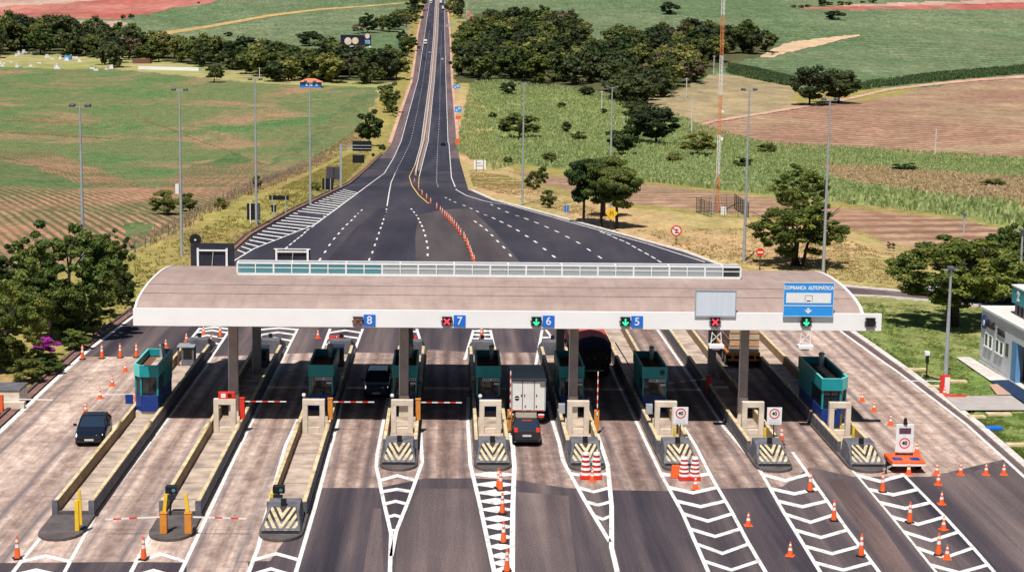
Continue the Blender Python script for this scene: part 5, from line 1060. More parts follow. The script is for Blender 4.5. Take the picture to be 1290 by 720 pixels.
# distant traffic
def tiny_truck(u, v, lab, c, rz=0, L=7):
    p = T(u, v); t = thing('distant_truck', lab, 'truck', (p.x, p.y, p.z+.1), rz, 'distant traffic on the highway'); b = MB(); b.box(-1.25, 1.25, -L/2+2, L/2, .9, 3.6, c); b.build('cargo_box', t); b = MB(); b.box(-1.15, 1.15, -L/2, -L/2+1.9, .5, 2.8, c); b.build('cab', t)
    b = MB(); b.box(-1.1, 1.1, -L/2-.02, -L/2-.001, 1.6, 2.5, m_cglass); b.build('windscreen', t); b = MB(); b.box(-1.1, 1.1, -L/2+.3, L/2-.4, .1, .89, m_tyre); b.build('wheels', t)
def tiny_car(u, v, lab, c, rz=0): p = T(u, v); car('distant_car', lab, 'car', (p.x, p.y, p.z+.1), rz, c, 4.2, 1.75, 1.5, simplecar=True, group='distant traffic on the highway')
tiny_truck(536, 56, 'white truck coming down the left carriageway of the far highway', m_whitep); tiny_car(541.3, 67.5, 'silver car close to the median on the far left carriageway', m_silver); tiny_car(534.5, 75, 'dark blue car at the outer edge of the far left carriageway', m_bluecar)
tiny_car(557.3, 76, 'white car climbing the right carriageway of the far highway', m_wcar, math.pi); tiny_car(558.4, 183.5, 'black car on the right carriageway just beyond the median end', m_blackcar, math.pi)
tiny_truck(558.3, 12.5, 'white truck near the top of the picture on the right carriageway', m_whitep, math.pi); tiny_truck(555.2, 5, 'pale truck at the very top of the right carriageway', m_tw, math.pi); tiny_truck(543, 5, 'pale green truck at the very top of the left carriageway', M('pale_green', (.6, .7, .6), .1, 1, .5)); tiny_truck(561.5, 8, 'white truck on the shoulder near the top of the picture', m_whitep, math.pi, 9)
for u, v, c, l in ((1171, 371.5, m_wcar, 'white car parked in the shade under the right tree, leftmost'), (1186, 372.5, m_silver, 'silver car parked under the right tree'), (1208, 375, m_bluecar, 'dark blue car parked behind the right tree trunk'), (1242, 378, m_wcar, 'white car parked beyond the flat roof of the office'), (1250, 379.5, m_silver, 'silver car parked beyond the roof of the office')):
    p = T(u, v); car('parked_car', l, 'car', (p.x, p.y, p.z+.03), math.radians(80), c, 4.2, 1.75, 1.5, simplecar=True, group='cars parked beyond the lawn')

# median wall
mc = [(523.7, 221), (527, 205), (533.7, 180), (537.5, 155), (543.6, 101), (548.3, 45), (550.6, 2), (551, -12)]
o = ribbon('median_barrier', mc, -.22, .22, .85, M('median_concrete', (.55, .42, .33), .15, .3, .9), 4, kind=None, z0=-.1); tag(o, 'long low concrete barrier running along the middle of the highway', 'barrier')

# ------------------------------------------------------------------ light poles, mast, power poles
def light_pole(base, top, label, kind=0, hfix=None):
    p = T(*base); q = AY(top[0], top[1], p.y); h = hfix or (q.z-p.z); t = thing('lamp_post', label, 'lamp post', (p.x, p.y, p.z), 0, 'tall galvanised lamp posts')
    b = MB(); b.cyl((0, 0, 0), (0, 0, h*.5), .17, .13, 12, m_steel); b.cyl((0, 0, h*.5), (0, 0, h), .13, .075, 12, m_steel); b.build('pole', t, smooth=False)
    b = MB(); b.bar((-.55, 0, h-.1), (.55, 0, h-.1), .08, .08, m_steel); b.build('crossarm', t)
    for s in (-1, 1) if kind == 0 else (0,):
        b = MB(); b.loft([[(s*.62-.2, -.25, h-.06), (s*.62+.2, -.35, h-.06), (s*.62+.2, -.35, h+.04), (s*.62-.2, -.35, h+.04)], [(s*.62-.24, .3, h-.12), (s*.62+.24, .3, h-.12), (s*.62+.24, .3, h+.16), (s*.62-.24, .3, h+.16)]], m_lamphead); b.build('lamp_head', t, bevel=.02)
    return t, h
light_pole((107, 410), (99, 133), 'tall lamp post rising from the left bushes, nearest on the left'); t, h = light_pole((229, 322), (224, 113), 'tall lamp post on the left verge behind the canopy corner, with a small box')
b = MB(); b.box(-.55, -.18, -.2, .2, 6.6, 7.6, m_whitep); b.build('meter_box', t)
light_pole((323, 284), (320, 100), 'tall lamp post beside the two post sign back on the left verge'); light_pole((391, 258), (390, 103), 'tall lamp post standing before the blue hut in the distance')
light_pole((658, 258), (658, 105), 'tall lamp post at the right edge of the approach road, left of the tree group'); light_pole((768, 262), (770, 110), 'tall lamp post rising out of the tree group')
light_pole((937, 330), (946, 113), 'tall lamp post left of the multi-stemmed tree'); light_pole((1037, 345), (1045, 125), 'tall lamp post right of the multi-stemmed tree, above the blue sign')
light_pole((1191, 478), (1198, 338), 'shorter lamp post on the right lawn before the shade of the tree', 1); light_pole((1282, 402), (1288, 290), 'lamp post partly hidden behind the office at the right edge', 1)
light_pole((1214, 293), (1219, 270), 'short lamp post at the edge of the brown field behind the right trees', 1)
p = T(903, 269); t = thing('radio_mast', 'tall slender lattice mast banded orange and white', 'mast', (p.x, p.y, p.z)); m_mo = M('mast_orange', (.72, .24, .09), .12, 2, .6); nsec = 8; hs = 5.3
for k in range(nsec):
    c = m_mo if k % 2 == 0 else m_whitep; b = MB(); z0 = k*hs; legs = [(.24*math.cos(a), .24*math.sin(a)) for a in (.5, 2.6, 4.7)]
    for lx, ly in legs: b.bar((lx, ly, z0), (lx, ly, z0+hs), .055, .055, c)
    for j in range(9):
        za_ = z0+j*hs/9; zb_ = za_+hs/9
        for a_ in range(3): p0 = legs[a_]; p1 = legs[(a_+1) % 3]; b.bar((*p0, za_), (*p1, zb_), .026, .026, c); b.bar((*p0, zb_-.02), (*p1, zb_-.02), .03, .03, c)
    b.build('lattice_section', t)
b = MB(); b.bar((.35, 0, 9.9), (.35, 0, 10.3), .35, .25, m_whitep); b.bar((.35, 0, 13.6), (.35, 0, 13.9), .3, .2, m_whitep); b.build('antenna', t)
p2 = T(900, 270); t = thing('curved_pipe_pole', 'pale thin pole bending over towards the orange and white mast', 'pole', (p2.x-.35, p2.y, p2.z)); b = MB(); b.cyl((0, 0, 0), (.25, 0, 4.6), .09, .07, 8, m_steel); b.cyl((.25, 0, 4.6), (.9, .3, 5.8), .07, .06, 8, m_steel); b.cyl((-.3, -.2, 0), (0, 0, .9), .05, .05, 8, m_steel); b.cyl((.3, -.2, 0), (0, 0, .9), .05, .05, 8, m_steel); b.build('pole', t)
simple('equipment_cabinet', 'white cabinet at the foot of the mast inside the fence', 'cabinet', lambda b: b.box(-.35, .35, -.3, .3, 0, 1.1, m_whitep), tuple(T(911, 271)), bevel=.03)
c4 = [T(877, 268), T(896, 273.5), T(943, 274), T(925, 264)]; t = thing('mesh_fence', 'dark mesh fence enclosing the foot of the mast', 'fence', tuple(c4[0])); o0 = c4[0]; m_mesh = M('fence_metal', (.06, .06, .055), .3, 3, .7, metal=.3)
for a_, b_ in zip(c4, c4[1:]+c4[:1]):
    b = MB(); A = a_-o0; Bv = b_-o0; n = max(4, int((Bv-A).length/.35))
    for k in range(n+1): P_ = A+(Bv-A)*k/n; r = .035 if k % 5 == 0 else .012; b.bar((P_.x, P_.y, 0), (P_.x, P_.y, 2.1), r*2, r*2, m_mesh)
    for z in (.15, .55, .95, 1.35, 1.7, 2.08): b.bar((A.x, A.y, z), (Bv.x, Bv.y, z), .022, .022, m_mesh)
    b.build('fence_panel', t)
for u, vb, vt, l in ((758, 138, 114, 'concrete power pole in the scrub, left of the woods edge'), (899, 94, 70, 'concrete power pole at the right end of the woods'), (864.5, 123, 98, 'concrete power pole at the tip of the dark woods'), (871, 168, 125, 'concrete power pole where the dirt track bends'), (1178, 195, 162, 'concrete power pole at the near edge of the brown field'),
                     (327, 99, 85, 'thin power pole before the left woods'), (588, 20, 2, 'thin power pole far up beside the highway')):
    p = T(u, vb); q = AY(u, vt, p.y); h = q.z-p.z; t = thing('power_pole', l, 'power pole', (p.x, p.y, p.z), 0, 'power poles in the fields'); b = MB(); b.cyl((0, 0, 0), (0, 0, h), .28, .2, 8, m_kerb); b.build('pole', t); b = MB(); b.bar((-1.1, 0, h-.5), (1.1, 0, h-.5), .14, .14, m_kerb); b.build('crossarm', t)

# ------------------------------------------------------------------ roadside signs
def board(name, u0, u1, v0, v1, vb, label, mt, posts=(.25, .75), pm=None, cat='sign', group=None, extra=None, depth=.06):
    base = T((u0+u1)/2, vb); a = AY(u0, v0, base.y); c = AY(u1, v1, base.y); w_ = c.x-a.x; t = thing(name, label, cat, (a.x, base.y, base.z), 0, group)
    z1 = a.z-base.z; z0 = c.z-base.z; b = MB(); b.box(0, w_, -depth, 0, z0, z1, mt); b.build('panel', t); b = MB()
    for q in posts: b.bar((w_*q, -depth-.05, 0), (w_*q, -depth-.05, z1), .12, .08, pm or m_steel)
    b.build('posts', t); 
    if extra: extra(t, w_, z0, z1)
    return t
board('rear_facing_sign', 311, 328, 256, 277, 283, 'upright black sign back on two white posts beside a lamp post, left verge', m_black, (.25, .9), m_whitep, group='dark sign backs on the left verge')
board('rear_facing_sign', 339, 364, 246, 252, 270, 'long low black sign back on two thin posts, left verge', m_black, (.16, .84), m_steel, group='dark sign backs on the left verge')
board('rear_facing_sign', 342, 348, 258, 267, 273, 'tiny narrow black sign back on one pale post, left verge', m_black, (.5,), m_steel, group='dark sign backs on the left verge')
board('rear_facing_sign', 411, 430, 210, 226, 231, 'square dark grey sign back just left of the gantry post', M('grey_sign_back', (.06, .055, .08), .2, 2, .6), (.5,), m_black, group='dark sign backs on the left verge')
board('rear_facing_sign', 406, 420, 224.5, 239, 241, 'black sign back with two pale posts in front of the gantry post', m_black, (.25, .75), m_steel, group='dark sign backs on the left verge')
base = T(429.5, 236); t = thing('cantilever_gantry', 'grey cantilever post holding dark sign panels out over the left verge', 'gantry', tuple(base)); q = lambda u, v: AY(u, v, base.y)-base
b = MB(); tp = q(430, 181); b.bar((0, 0, 0), (0, 0, tp.z), .35, .35, m_steel); b.build('post', t)
b = MB(); a = q(431, 183); c = q(468, 183); b.bar((0, 0, a.z), (c.x, 0, a.z), .12, .12, m_steel); a2 = q(431, 187); b.bar((0, 0, a2.z), (c.x, 0, a2.z), .12, .12, m_steel); b.build('arm', t)
for (u0, u1, v0, v1) in ((444, 468, 177.5, 190.5), (444, 459, 195, 205.5)):
    a = q(u0, v0); c = q(u1, v1); b = MB(); b.box(a.x, c.x, .1, .16, c.z, a.z, m_black); b.build('panel', t)
b = MB(); a = q(451, 190); c = q(451, 196); b.bar((a.x, .05, c.z), (a.x, .05, a.z), .08, .08, m_steel); b.build('hanger', t)
base = T(470, 203); c = AY(470, 195, base.y); t = thing('round_sign', 'small round black sign back right of the gantry panels', 'sign', tuple(base)); hh = c.z-base.z; b = MB(); b.cyl((0, 0, hh), (0, .05, hh), .5, .5, 20, m_black); b.build('disc', t); b = MB(); b.bar((0, .03, 0), (0, .03, hh-.45), .08, .08, m_black); b.build('post', t)
def scribble(t, w_, z0, z1):
    b = MB()
    for k in range(2): b.box(w_*.2, w_*.75-k*w_*.15, -.075, -.062, z0+(z1-z0)*(.3+.3*k), z0+(z1-z0)*(.42+.3*k), m_steel)
    b.build('faint_lettering', t)
board('white_sign', 597, 612, 201.5, 213, 216, 'white board with faint grey lettering at the right lay-by', m_whitep, (.2, .8), m_black, extra=scribble)
def ticks(t, w_, z0, z1):
    b = MB(); b.box(w_*.15, w_*.4, -.075, -.062, z0+(z1-z0)*.2, z0+(z1-z0)*.5, m_whitep); b.box(w_*.5, w_*.85, -.075, -.062, z0+(z1-z0)*.55, z0+(z1-z0)*.8, m_whitep); b.build('symbols', t)
board('blue_sign', 570.5, 580, 107, 111.5, 116, 'wide blue sign with white marks on the right verge, farther one', m_bluel, extra=ticks, group='blue signs on the right verge'); board('blue_sign', 573, 581.5, 134, 141.5, 146, 'square blue sign with white symbols on the right verge, nearer one', m_bluel, extra=ticks, group='blue signs on the right verge')
board('orange_sign', 574, 580.5, 146, 150.5, 155, 'small orange sign just below the square blue sign', m_orange, (.5,), group='orange signs'); board('orange_sign', 573.5, 579, 174.5, 181, 185, 'small orange sign beside the road near the black car', m_orange, (.5,), group='orange signs')
board('small_blue_sign', 711, 716.5, 258, 267.5, 271, 'small upright blue sign left of the tree group', m_blue, (.5,)); board('small_white_sign', 687.5, 694.5, 240, 245, 252, 'small white plate on a post at the scrub edge', m_whitep, (.5,)); board('green_sign', 566.5, 572, 29.3, 32, 36, 'tiny green sign far up the right verge', M('green_sign', (.1, .5, .4), .1, 2, .5), (.5,))
board('pink_sign', 561.5, 567.5, 31, 34, 37, 'tiny pinkish sign panel far up the highway shoulder', M('pink_panel', (.6, .3, .3), .1, 2, .5), (.5,))
for u, v, l in ((532.3, 8.5, 'tiny black sign far up the left verge, upper one'), (531.5, 22.5, 'tiny black sign far up the left verge, lower one'), (527.5, 60.5, 'dark sign back over the left shoulder of the far highway'), (514.5, 86.5, 'small dark sign back before the roadside trees on the left')): board('distant_sign', u-2.2, u+2.2, v-2.2, v+1.5, v+4, l, m_black, (.5,))
base = T(770, 291); c = AY(770, 268.5, base.y); hh = c.z-base.z; t = thing('warning_sign', 'yellow diamond warning sign with a black lane merge symbol before the tree group', 'warning sign', tuple(base)); b = MB(); r = .78
b.prism([(-r, hh), (0, hh-r), (r, hh), (0, hh+r)], 'y', -.04, 0, M('sign_yellow', (.85, .52, .02), .06, 3, .5)); b.build('diamond', t); b = MB()
for s in (-1, 1): b.bar((s*.22, -.05, hh-.3), (s*.1, -.05, hh+.28), .08, .02, m_black)
b.box(-.02, .02, -.055, -.041, hh-.25, hh+.2, m_black); b.build('symbol', t); b = MB(); b.bar((0, .05, 0), (0, .05, hh+.2), .1, .1, m_barkd); b.build('post', t)
def ring_sign(u, vc, vb, r, kind, label):
    base = T(u, vb); c = AY(u, vc, base.y); hh = c.z-base.z; t = thing('round_traffic_sign', label, 'traffic sign', tuple(base)); b = MB(); b.cyl((0, 0, hh), (0, -.04, hh), r, r, 24, m_red); b.build('disc', t); b = MB()
    if kind == 'noentry': b.box(-r*.68, r*.68, -.055, -.041, hh-r*.18, hh+r*.18, m_whitep); b.build('bar', t)
    else:
        b.cyl((0, -.041, hh), (0, -.05, hh), r*.76, r*.76, 24, m_whitep); b.build('face', t); b = MB(); b.box(-r*.36, r*.36, -.07, -.055, hh+r*.12, hh+r*.3, m_black); b.box(-r*.3, r*.3, -.07, -.055, hh-r*.42, hh-r*.22, m_black); b.build('symbol', t)
        b = MB(); b.bar((-r*.6, -.064, hh+r*.5), (r*.6, -.064, hh-r*.5), .02, .12, m_red); b.build('slash', t)
    b = MB(); b.bar((0, .04, 0), (0, .04, hh), .1, .08, m_barkd); b.build('post', t)
ring_sign(851.5, 290.5, 309, .62, 'nopass', 'round white sign with a red ring and crossed out symbol on the right verge'); ring_sign(957, 317.5, 340, .42, 'noentry', 'small red no entry sign with a white bar beside the multi-stemmed tree')

# billboard, hut, far buildings
base = T(448, 64); t = thing('billboard', 'dark billboard with two pale round shapes and a white strip below, in the far field', 'billboard', tuple(base)); Q = lambda u, v: AY(u, v, base.y)-base
a = Q(429, 44); c = Q(467.5, 58); b = MB(); b.box(a.x, c.x, -.3, 0, c.z, a.z, M('billboard_night', (.012, .012, .035), .3, .2, .5)); b.build('panel', t); b = MB(); d = Q(448, 59.7); b.box(a.x, c.x, -.4, -.05, d.z, c.z-.02, m_whitep); b.build('ledge', t)
def disc(u, v, r, m, nm): p = Q(u, v); b = MB(); b.cyl((p.x, -.31, p.z), (p.x, -.4, p.z), r, r, 20, m); b.build(nm, t)
sc_ = (c.x-a.x)/38.5; disc(438.5, 52, 4.6*sc_, M('billboard_cream', (.75, .6, .5), .15, .3, .6), 'pale_disc'); disc(447.5, 51.5, 4.2*sc_, M('billboard_cream_2', (.75, .6, .42), .2, .3, .6), 'pale_disc')
p = Q(462.8, 45.8); b = MB(); b.cyl((p.x, -.31, p.z), (p.x, -.4, p.z), 3*sc_, 3*sc_, 16, M('billboard_pink', (.8, .55, .6), .1, .3, .6)); b.build('oval_badge', t); p = Q(463, 53); b = MB(); b.box(p.x-3.2*sc_, p.x+3.2*sc_, -.4, -.31, p.z-2.5*sc_, p.z+2.5*sc_, M('billboard_blue', (.2, .4, .6), .3, .3, .6)); b.build('blue_patch', t)
b = MB()
for k in range(5): x = a.x+(c.x-a.x)*(k+.5)/5; b.bar((x, -.15, 0), (x, -.15, d.z), .5, .5, m_black)
b.build('posts', t)
base = T(391, 110.5); sc_ = base.y/FPX; t = thing('blue_hut', 'small blue hut with an orange hipped roof at the far edge of the crop field', 'hut', tuple(base)); w_ = 13*sc_; hh = 7.0*sc_; b = MB(); b.box(-w_, w_, 0, w_*1.2, 0, hh, M('hut_blue', (.02, .18, .62), .1, .5, .6)); b.build('wall', t); b = MB(); rw = w_*1.15
b.loft([[(-rw, -.15*w_, hh), (rw, -.15*w_, hh), (rw, w_*1.35, hh), (-rw, w_*1.35, hh)], [(-rw*.35, w_*.55, hh+4.2*sc_), (rw*.35, w_*.55, hh+4.2*sc_), (rw*.35, w_*.65, hh+4.2*sc_), (-rw*.35, w_*.65, hh+4.2*sc_)]], M('orange_tiles', (.62, .2, .1), .15, .6, .8)); b.build('roof', t)
b = MB()
for x in (-.35, .1, .6): b.box(w_*x-.5, w_*x+.5, -.06, -.001, hh*.3, hh*.75, m_whitep)
b.build('window', t)
for (u0, u1, vt, vb, wc, l) in ((176, 252, 83.5, 87.5, m_whitep, 'long low white and blue wall before the left woods'), (168, 190, 74, 80, m_brownroof, 'brown low shed behind the long wall')):
    a = T(u0, vb); c = T(u1, vb+(2 if u0 == 176 else 0)); hh = max(1.5, AY(u0, vt, a.y).z-a.z); t = thing('low_building', l, 'building', (a.x, a.y, a.z)); d = c-a; b = MB(); b.bar((0, 0, hh/2), (d.x, d.y, hh/2+d.z), 3, hh, wc); b.build('wall', t)
    if u0 == 176:
        b = MB()
        for k in range(9): q0 = d*(.35+k*.07); b.bar((q0.x, q0.y-1.55, hh*.5+q0.z), (q0.x+d.x*.045, q0.y+d.y*.045-1.55, hh*.5+q0.z+d.z*.045), .1, hh*.6, m_bluel if k % 2 else M('pale_blue_wall', (.35, .6, .8), .1, 1, .6))
        b.build('blue_panel', t)
rd = random.Random(4)
cem = [(0, 80), (3, 83), (6, 79), (26, 68), (31, 66), (22, 70), (40, 68), (47, 67), (53, 67), (60, 72), (66, 74), (78, 74), (84, 76), (92, 72), (97, 74), (100, 77), (24, 84), (40, 83), (72, 86), (74, 84), (117, 86), (122, 88), (135, 87), (140, 86), (14, 78), (50, 79)]
tp_ = None
for u, v in cem:
    p = T(u, v+1); k = rd.uniform(.8, 1.6)
    if tp_ is None:
        tp_ = thing('tomb', 'small pale tomb in the cemetery before the left woods', 'tomb', (0, 0, 0), 0, 'pale tombs before the left woods'); b = MB(); b.box(-.9, .9, -1.2, 1.2, 0, .7, m_whitep); b.build('slab', tp_); b = MB(); b.box(-.7, .7, .8, 1.1, .701, 1.7, m_kerb); b.build('headstone', tp_); o = tp_
    else: o = dup(tp_)
    o.location = p; o.scale = (k, k, k); o.rotation_euler = (0, 0, rd.uniform(0, 3))
p = T(86, 75); simple('blue_tent', 'tiny blue canopy among the pale tombs', 'tent', lambda b: b.box(-2, 2, -2, 2, 0, 2.6, m_bluel), tuple(p)); 

# ------------------------------------------------------------------ office on the right
ob = thing('office_building', 'pale flat roofed toll office with a dark logo and windows, teal box on its roof', 'building', (40.2, 116, 0)); m_off = M('office_wall', (.62, .64, .68), .05, 1.2, .8)
b = MB(); b.box(0, 14, 5.3, 12.6, 0, 4.15, m_off); b.build('wall', ob); b = MB(); b.box(.9, 14, -2.5, 5.298, 0, 3.0, M('recess_glass', (.02, .05, .09), .2, .6, .15)); b.build('glass_front', ob)
b = MB(); b.box(0, 14, -3.2, 5.298, 3.002, 4.15, m_off); b.build('overhang', ob); b = MB(); b.box(-.0, .35, 4.2, 5.297, 0, 3.0, M('blue_fin', (.12, .30, .55), .08, 1, .6)); b.build('blue_fin', ob)
b = MB(); b.box(-.12, 14, -3.35, 12.75, 4.153, 4.32, m_whitep); b.box(.3, 14, -3, 12.3, 4.322, 4.34, M('roof_screed', (.68, .62, .58), .08, .7, .9)); b.build('roof', ob)
b = MB(); b.box(-.05, 14, -3.0, 12.6, .01, .15, m_kerb); b.build('plinth', ob)
for y in (11.1, 10.1, 8.5, 7.5):
    b = MB(); b.box(-.03, .02, y-.34, y+.34, 1.6, 2.45, m_cglass); w_ = b.build('window', ob); b = MB(); b.box(-.06, .0, y-.40, y-.342, 1.55, 2.5, m_whitep); b.box(-.06, 0, y+.342, y+.40, 1.55, 2.5, m_whitep); b.box(-.06, .0, y-.34, y+.34, 2.452, 2.5, m_whitep); b.build('frame', w_)
    b = MB(); b.box(-.14, -.0, y-.42, y+.42, 1.47, 1.545, m_off); b.build('sill', w_)
b = MB(); b.box(-.03, .3, 6.0, 6.6, 1.7, 2.6, m_cglass); b.build('window', ob)
b = MB(); b.cyl((-.12, 11.7, 3.25), (-.02, 11.7, 3.25), .52, .52, 24, m_navy); lg = b.build('round_logo', ob); b = MB(); b.cyl((-.15, 11.62, 3.2), (-.125, 11.62, 3.2), .22, .22, 16, m_whitep); b.build('logo_mark', lg)
text('Triunfo', .72, m_blackpaint, (-.06, 11.05, 3.28), 'lettering', ob, ext=.05, bold=.03, align='LEFT', rot=(math.pi/2, 0, -math.pi/2), sx=.86); text('TPI·BRA', .58, m_blackpaint, (-.06, 8.5, 3.12), 'lettering', ob, ext=.05, bold=.03, align='LEFT', rot=(math.pi/2, 0, -math.pi/2), sx=.8)
yb_ = 6.4; a = AY(1274, 394, 122.4); b = MB(); x0 = AY(1283, 380, 123.5).x-40.2; b.box(x0, x0+6, 4.2, 9.0, 5.2, 6.4, m_teal); tb = b.build('teal_box', ob); b = MB(); b.box(x0-.06, x0+6, 4.1, 9.1, 6.403, 6.5, m_whitep); b.build('box_roof', tb)
text('2', 1.0, m_whitep, (x0-.02, 7.6, 5.8), 'emblem', tb, ext=.02, bold=.04, rot=(math.pi/2, 0, -math.pi/2))
b = MB(); b.box(x0+.2, x0+6, 4.4, 8.8, 4.341, 5.19, m_black)
for k in range(5): b.box(x0+.1, x0+.19, 4.6+k*.85, 5.0+k*.85, 4.35, 5.18, m_gutter if k % 2 else m_greyp)
b.build('louvre', tb)
for u, v, w_, l in ((1153.5, 467, 1.5, 'pale concrete drain cover on the lawn behind the camera post'), (1204, 482, 1.5, 'pale slab on the lawn right of the lamp post'), (1179, 489, 1.0, 'pale slab between the camera post and the red post'), (1258, 523.5, 1.6, 'pale slab beside the lower footpath'), (1230, 526.5, 1.1, 'small pale slab below the footpath'), (1203, 501.3, 1.4, 'red painted slab right of the red post'), (1281, 562, 1.3, 'pale slab at the right edge of the picture'), (1252, 541, 1.0, 'blue lid on the grass beside the right kerb')):
    p = T(u, v); simple('drain_cover', l, 'cover slab', lambda b, w_=w_, l=l: b.box(-w_/2, w_/2, -.3, .3, 0, .14, m_red if 'red' in l[:4] else (m_blue if 'blue' in l[:5] else m_wallpaint)), (p.x, p.y, .05), 'cover slabs on the lawn')
# left kerb block
p = T(15, 513); t = thing('concrete_block', 'cream concrete steps and planter box beside the left kerb', 'concrete block', (p.x, p.y, 0)); b = MB(); b.box(-1.6, .5, 0, 2.2, 0, 1.05, m_portal); b.box(-1.65, .55, -.05, 2.25, 1.052, 1.2, m_greyp); b.build('block', t, bevel=.03); b = MB(); b.box(-.9, .9, -.5, -.02, 0, .45, m_portal); b.build('step', t, bevel=.02)

# old wooden fence along the crop field
fpx = [(148, 326), (170, 318), (195, 305), (220, 291), (245, 277), (270, 264), (300, 248), (325, 238), (350, 226), (375, 216), (400, 205), (425, 191), (445, 178), (462, 163)]
P0 = T(*fpx[0]); t = thing('wooden_fence', 'long weathered post and wire fence between crop field and left verge', 'fence', tuple(P0)); pts = []
for a_, b_ in zip(fpx, fpx[1:]):
    A = T(*a_); Bv = T(*b_); n = max(1, int((Bv-A).length/3.4)); pts += [A+(Bv-A)*k/n for k in range(n)]
pts = pts[:95]; pts = [Vector((q.x, q.y, float(G(q.x, q.y)))) for q in pts]
for q in pts:
    h = rd.uniform(1.3, 1.9); b = MB(); d = q-P0; l_ = rd.uniform(-.12, .12); b.cyl((d.x, d.y, d.z), (d.x+l_, d.y, d.z+h), .10, .08, 6, m_wood); b.build('fence_post', t)
for k in (.5, .95, 1.3):
    b = MB()
    for q, r in zip(pts, pts[1:]): q1 = q-P0; r1 = r-P0; b.bar((q1.x, q1.y, q1.z+k), (r1.x, r1.y, r1.z+k), .03, .03, m_wood)
    b.build('wire', t)

# ------------------------------------------------------------------ trees and bushes
def quads_mesh(name, C, Nn, size, mat, rs):
    n = len(C); a = np.cross(Nn, rs.normal(size=(n, 3))); a /= np.linalg.norm(a, axis=1)[:, None]+1e-9; b = np.cross(Nn, a); b /= np.linalg.norm(b, axis=1)[:, None]+1e-9
    s = (size*rs.uniform(.6, 1.35, n))[:, None]; V = np.stack([C-a*s, C-b*s*.6, C+a*s, C+b*s*.6], 1).reshape(-1, 3).astype(np.float32)
    me = bpy.data.meshes.new(name); me.vertices.add(4*n); me.vertices.foreach_set('co', V.ravel()); me.loops.add(4*n); me.loops.foreach_set('vertex_index', np.arange(4*n, dtype=np.int32))
    me.polygons.add(n); me.polygons.foreach_set('loop_start', np.arange(0, 4*n, 4, dtype=np.int32)); me.polygons.foreach_set('loop_total', np.full(n, 4, np.int32)); me.materials.append(mat); me.update(); return me
def crown(name, seed, nc, nl, leaf, mat, zlo=.28, flat_=1.0, spread=.36, cr=(.10, .17), open_=0.0):
    rs = np.random.default_rng(seed); Cs = []; Ns = []; k = 0
    zc = (zlo+1)/2; hz = (1-zlo)/2
    while k < nc:
        v = rs.normal(size=3); v /= np.linalg.norm(v); r = rs.uniform(.35, 1)**.6
        c = np.array([v[0]*spread*r, v[1]*spread*r, zc+v[2]*(hz-.08)*r]); w_ = rs.uniform(*cr)
        if c[2] < zlo+.04 and rs.random() < .5: continue
        m = nl//nc; d = rs.normal(size=(m, 3)); d /= np.linalg.norm(d, axis=1)[:, None]; rr = w_*rs.uniform(.55, 1.08, m)[:, None]
        P = c+d*rr*np.array([1, 1, .62*flat_]); Cs.append(P); nn = d+rs.normal(scale=.55, size=(m, 3))+np.array([0, 0, .55]); Ns.append(nn/np.linalg.norm(nn, axis=1)[:, None]); k += 1
    C = np.concatenate(Cs); Nn = np.concatenate(Ns); return quads_mesh(name, C, Nn, leaf, mat, rs)
def trunk(name, seed, stems, top, mat, r=.022, lim=5):
    rd_ = random.Random(seed); b = MB()
    for s in range(stems):
        bx_, by_ = (rd_.uniform(-.05, .05), rd_.uniform(-.05, .05)) if stems > 1 else (0, 0); tx, ty = (rd_.uniform(-.22, .22), rd_.uniform(-.15, .15)) if stems > 1 else (rd_.uniform(-.04, .04), 0)
        mz = top*.55; m = (bx_+(tx-bx_)*.4, by_+(ty-by_)*.4, mz); b.cyl((bx_, by_, -.02), m, r, r*.75, 7, mat); b.cyl(m, (tx, ty, top), r*.75, r*.5, 7, mat)
        for k in range(lim):
            a = rd_.uniform(0, 6.28); q = rd_.uniform(.3, 1); p0 = (m[0]+(tx-m[0])*q, m[1]+(ty-m[1])*q, mz+(top-mz)*q); b.cyl(p0, (p0[0]+.26*math.cos(a), p0[1]+.26*math.sin(a), p0[2]+rd_.uniform(.12, .32)), r*.45, r*.15, 5, mat)
    o = b.build(name); me = o.data; bpy.data.objects.remove(o); return me
PROT = {}
m_leafL = leafmat('leaves_light_olive', (.03, .055, .010), (.12, .16, .028), (.36, .35, .07)); m_leafG = leafmat('leaves_fresh_dark', (.016, .04, .010), (.06, .105, .02), (.20, .24, .05))
def proto(key, *a, **k):
    if key not in PROT: PROT[key] = crown('crown', *a, **k)
    return PROT[key]
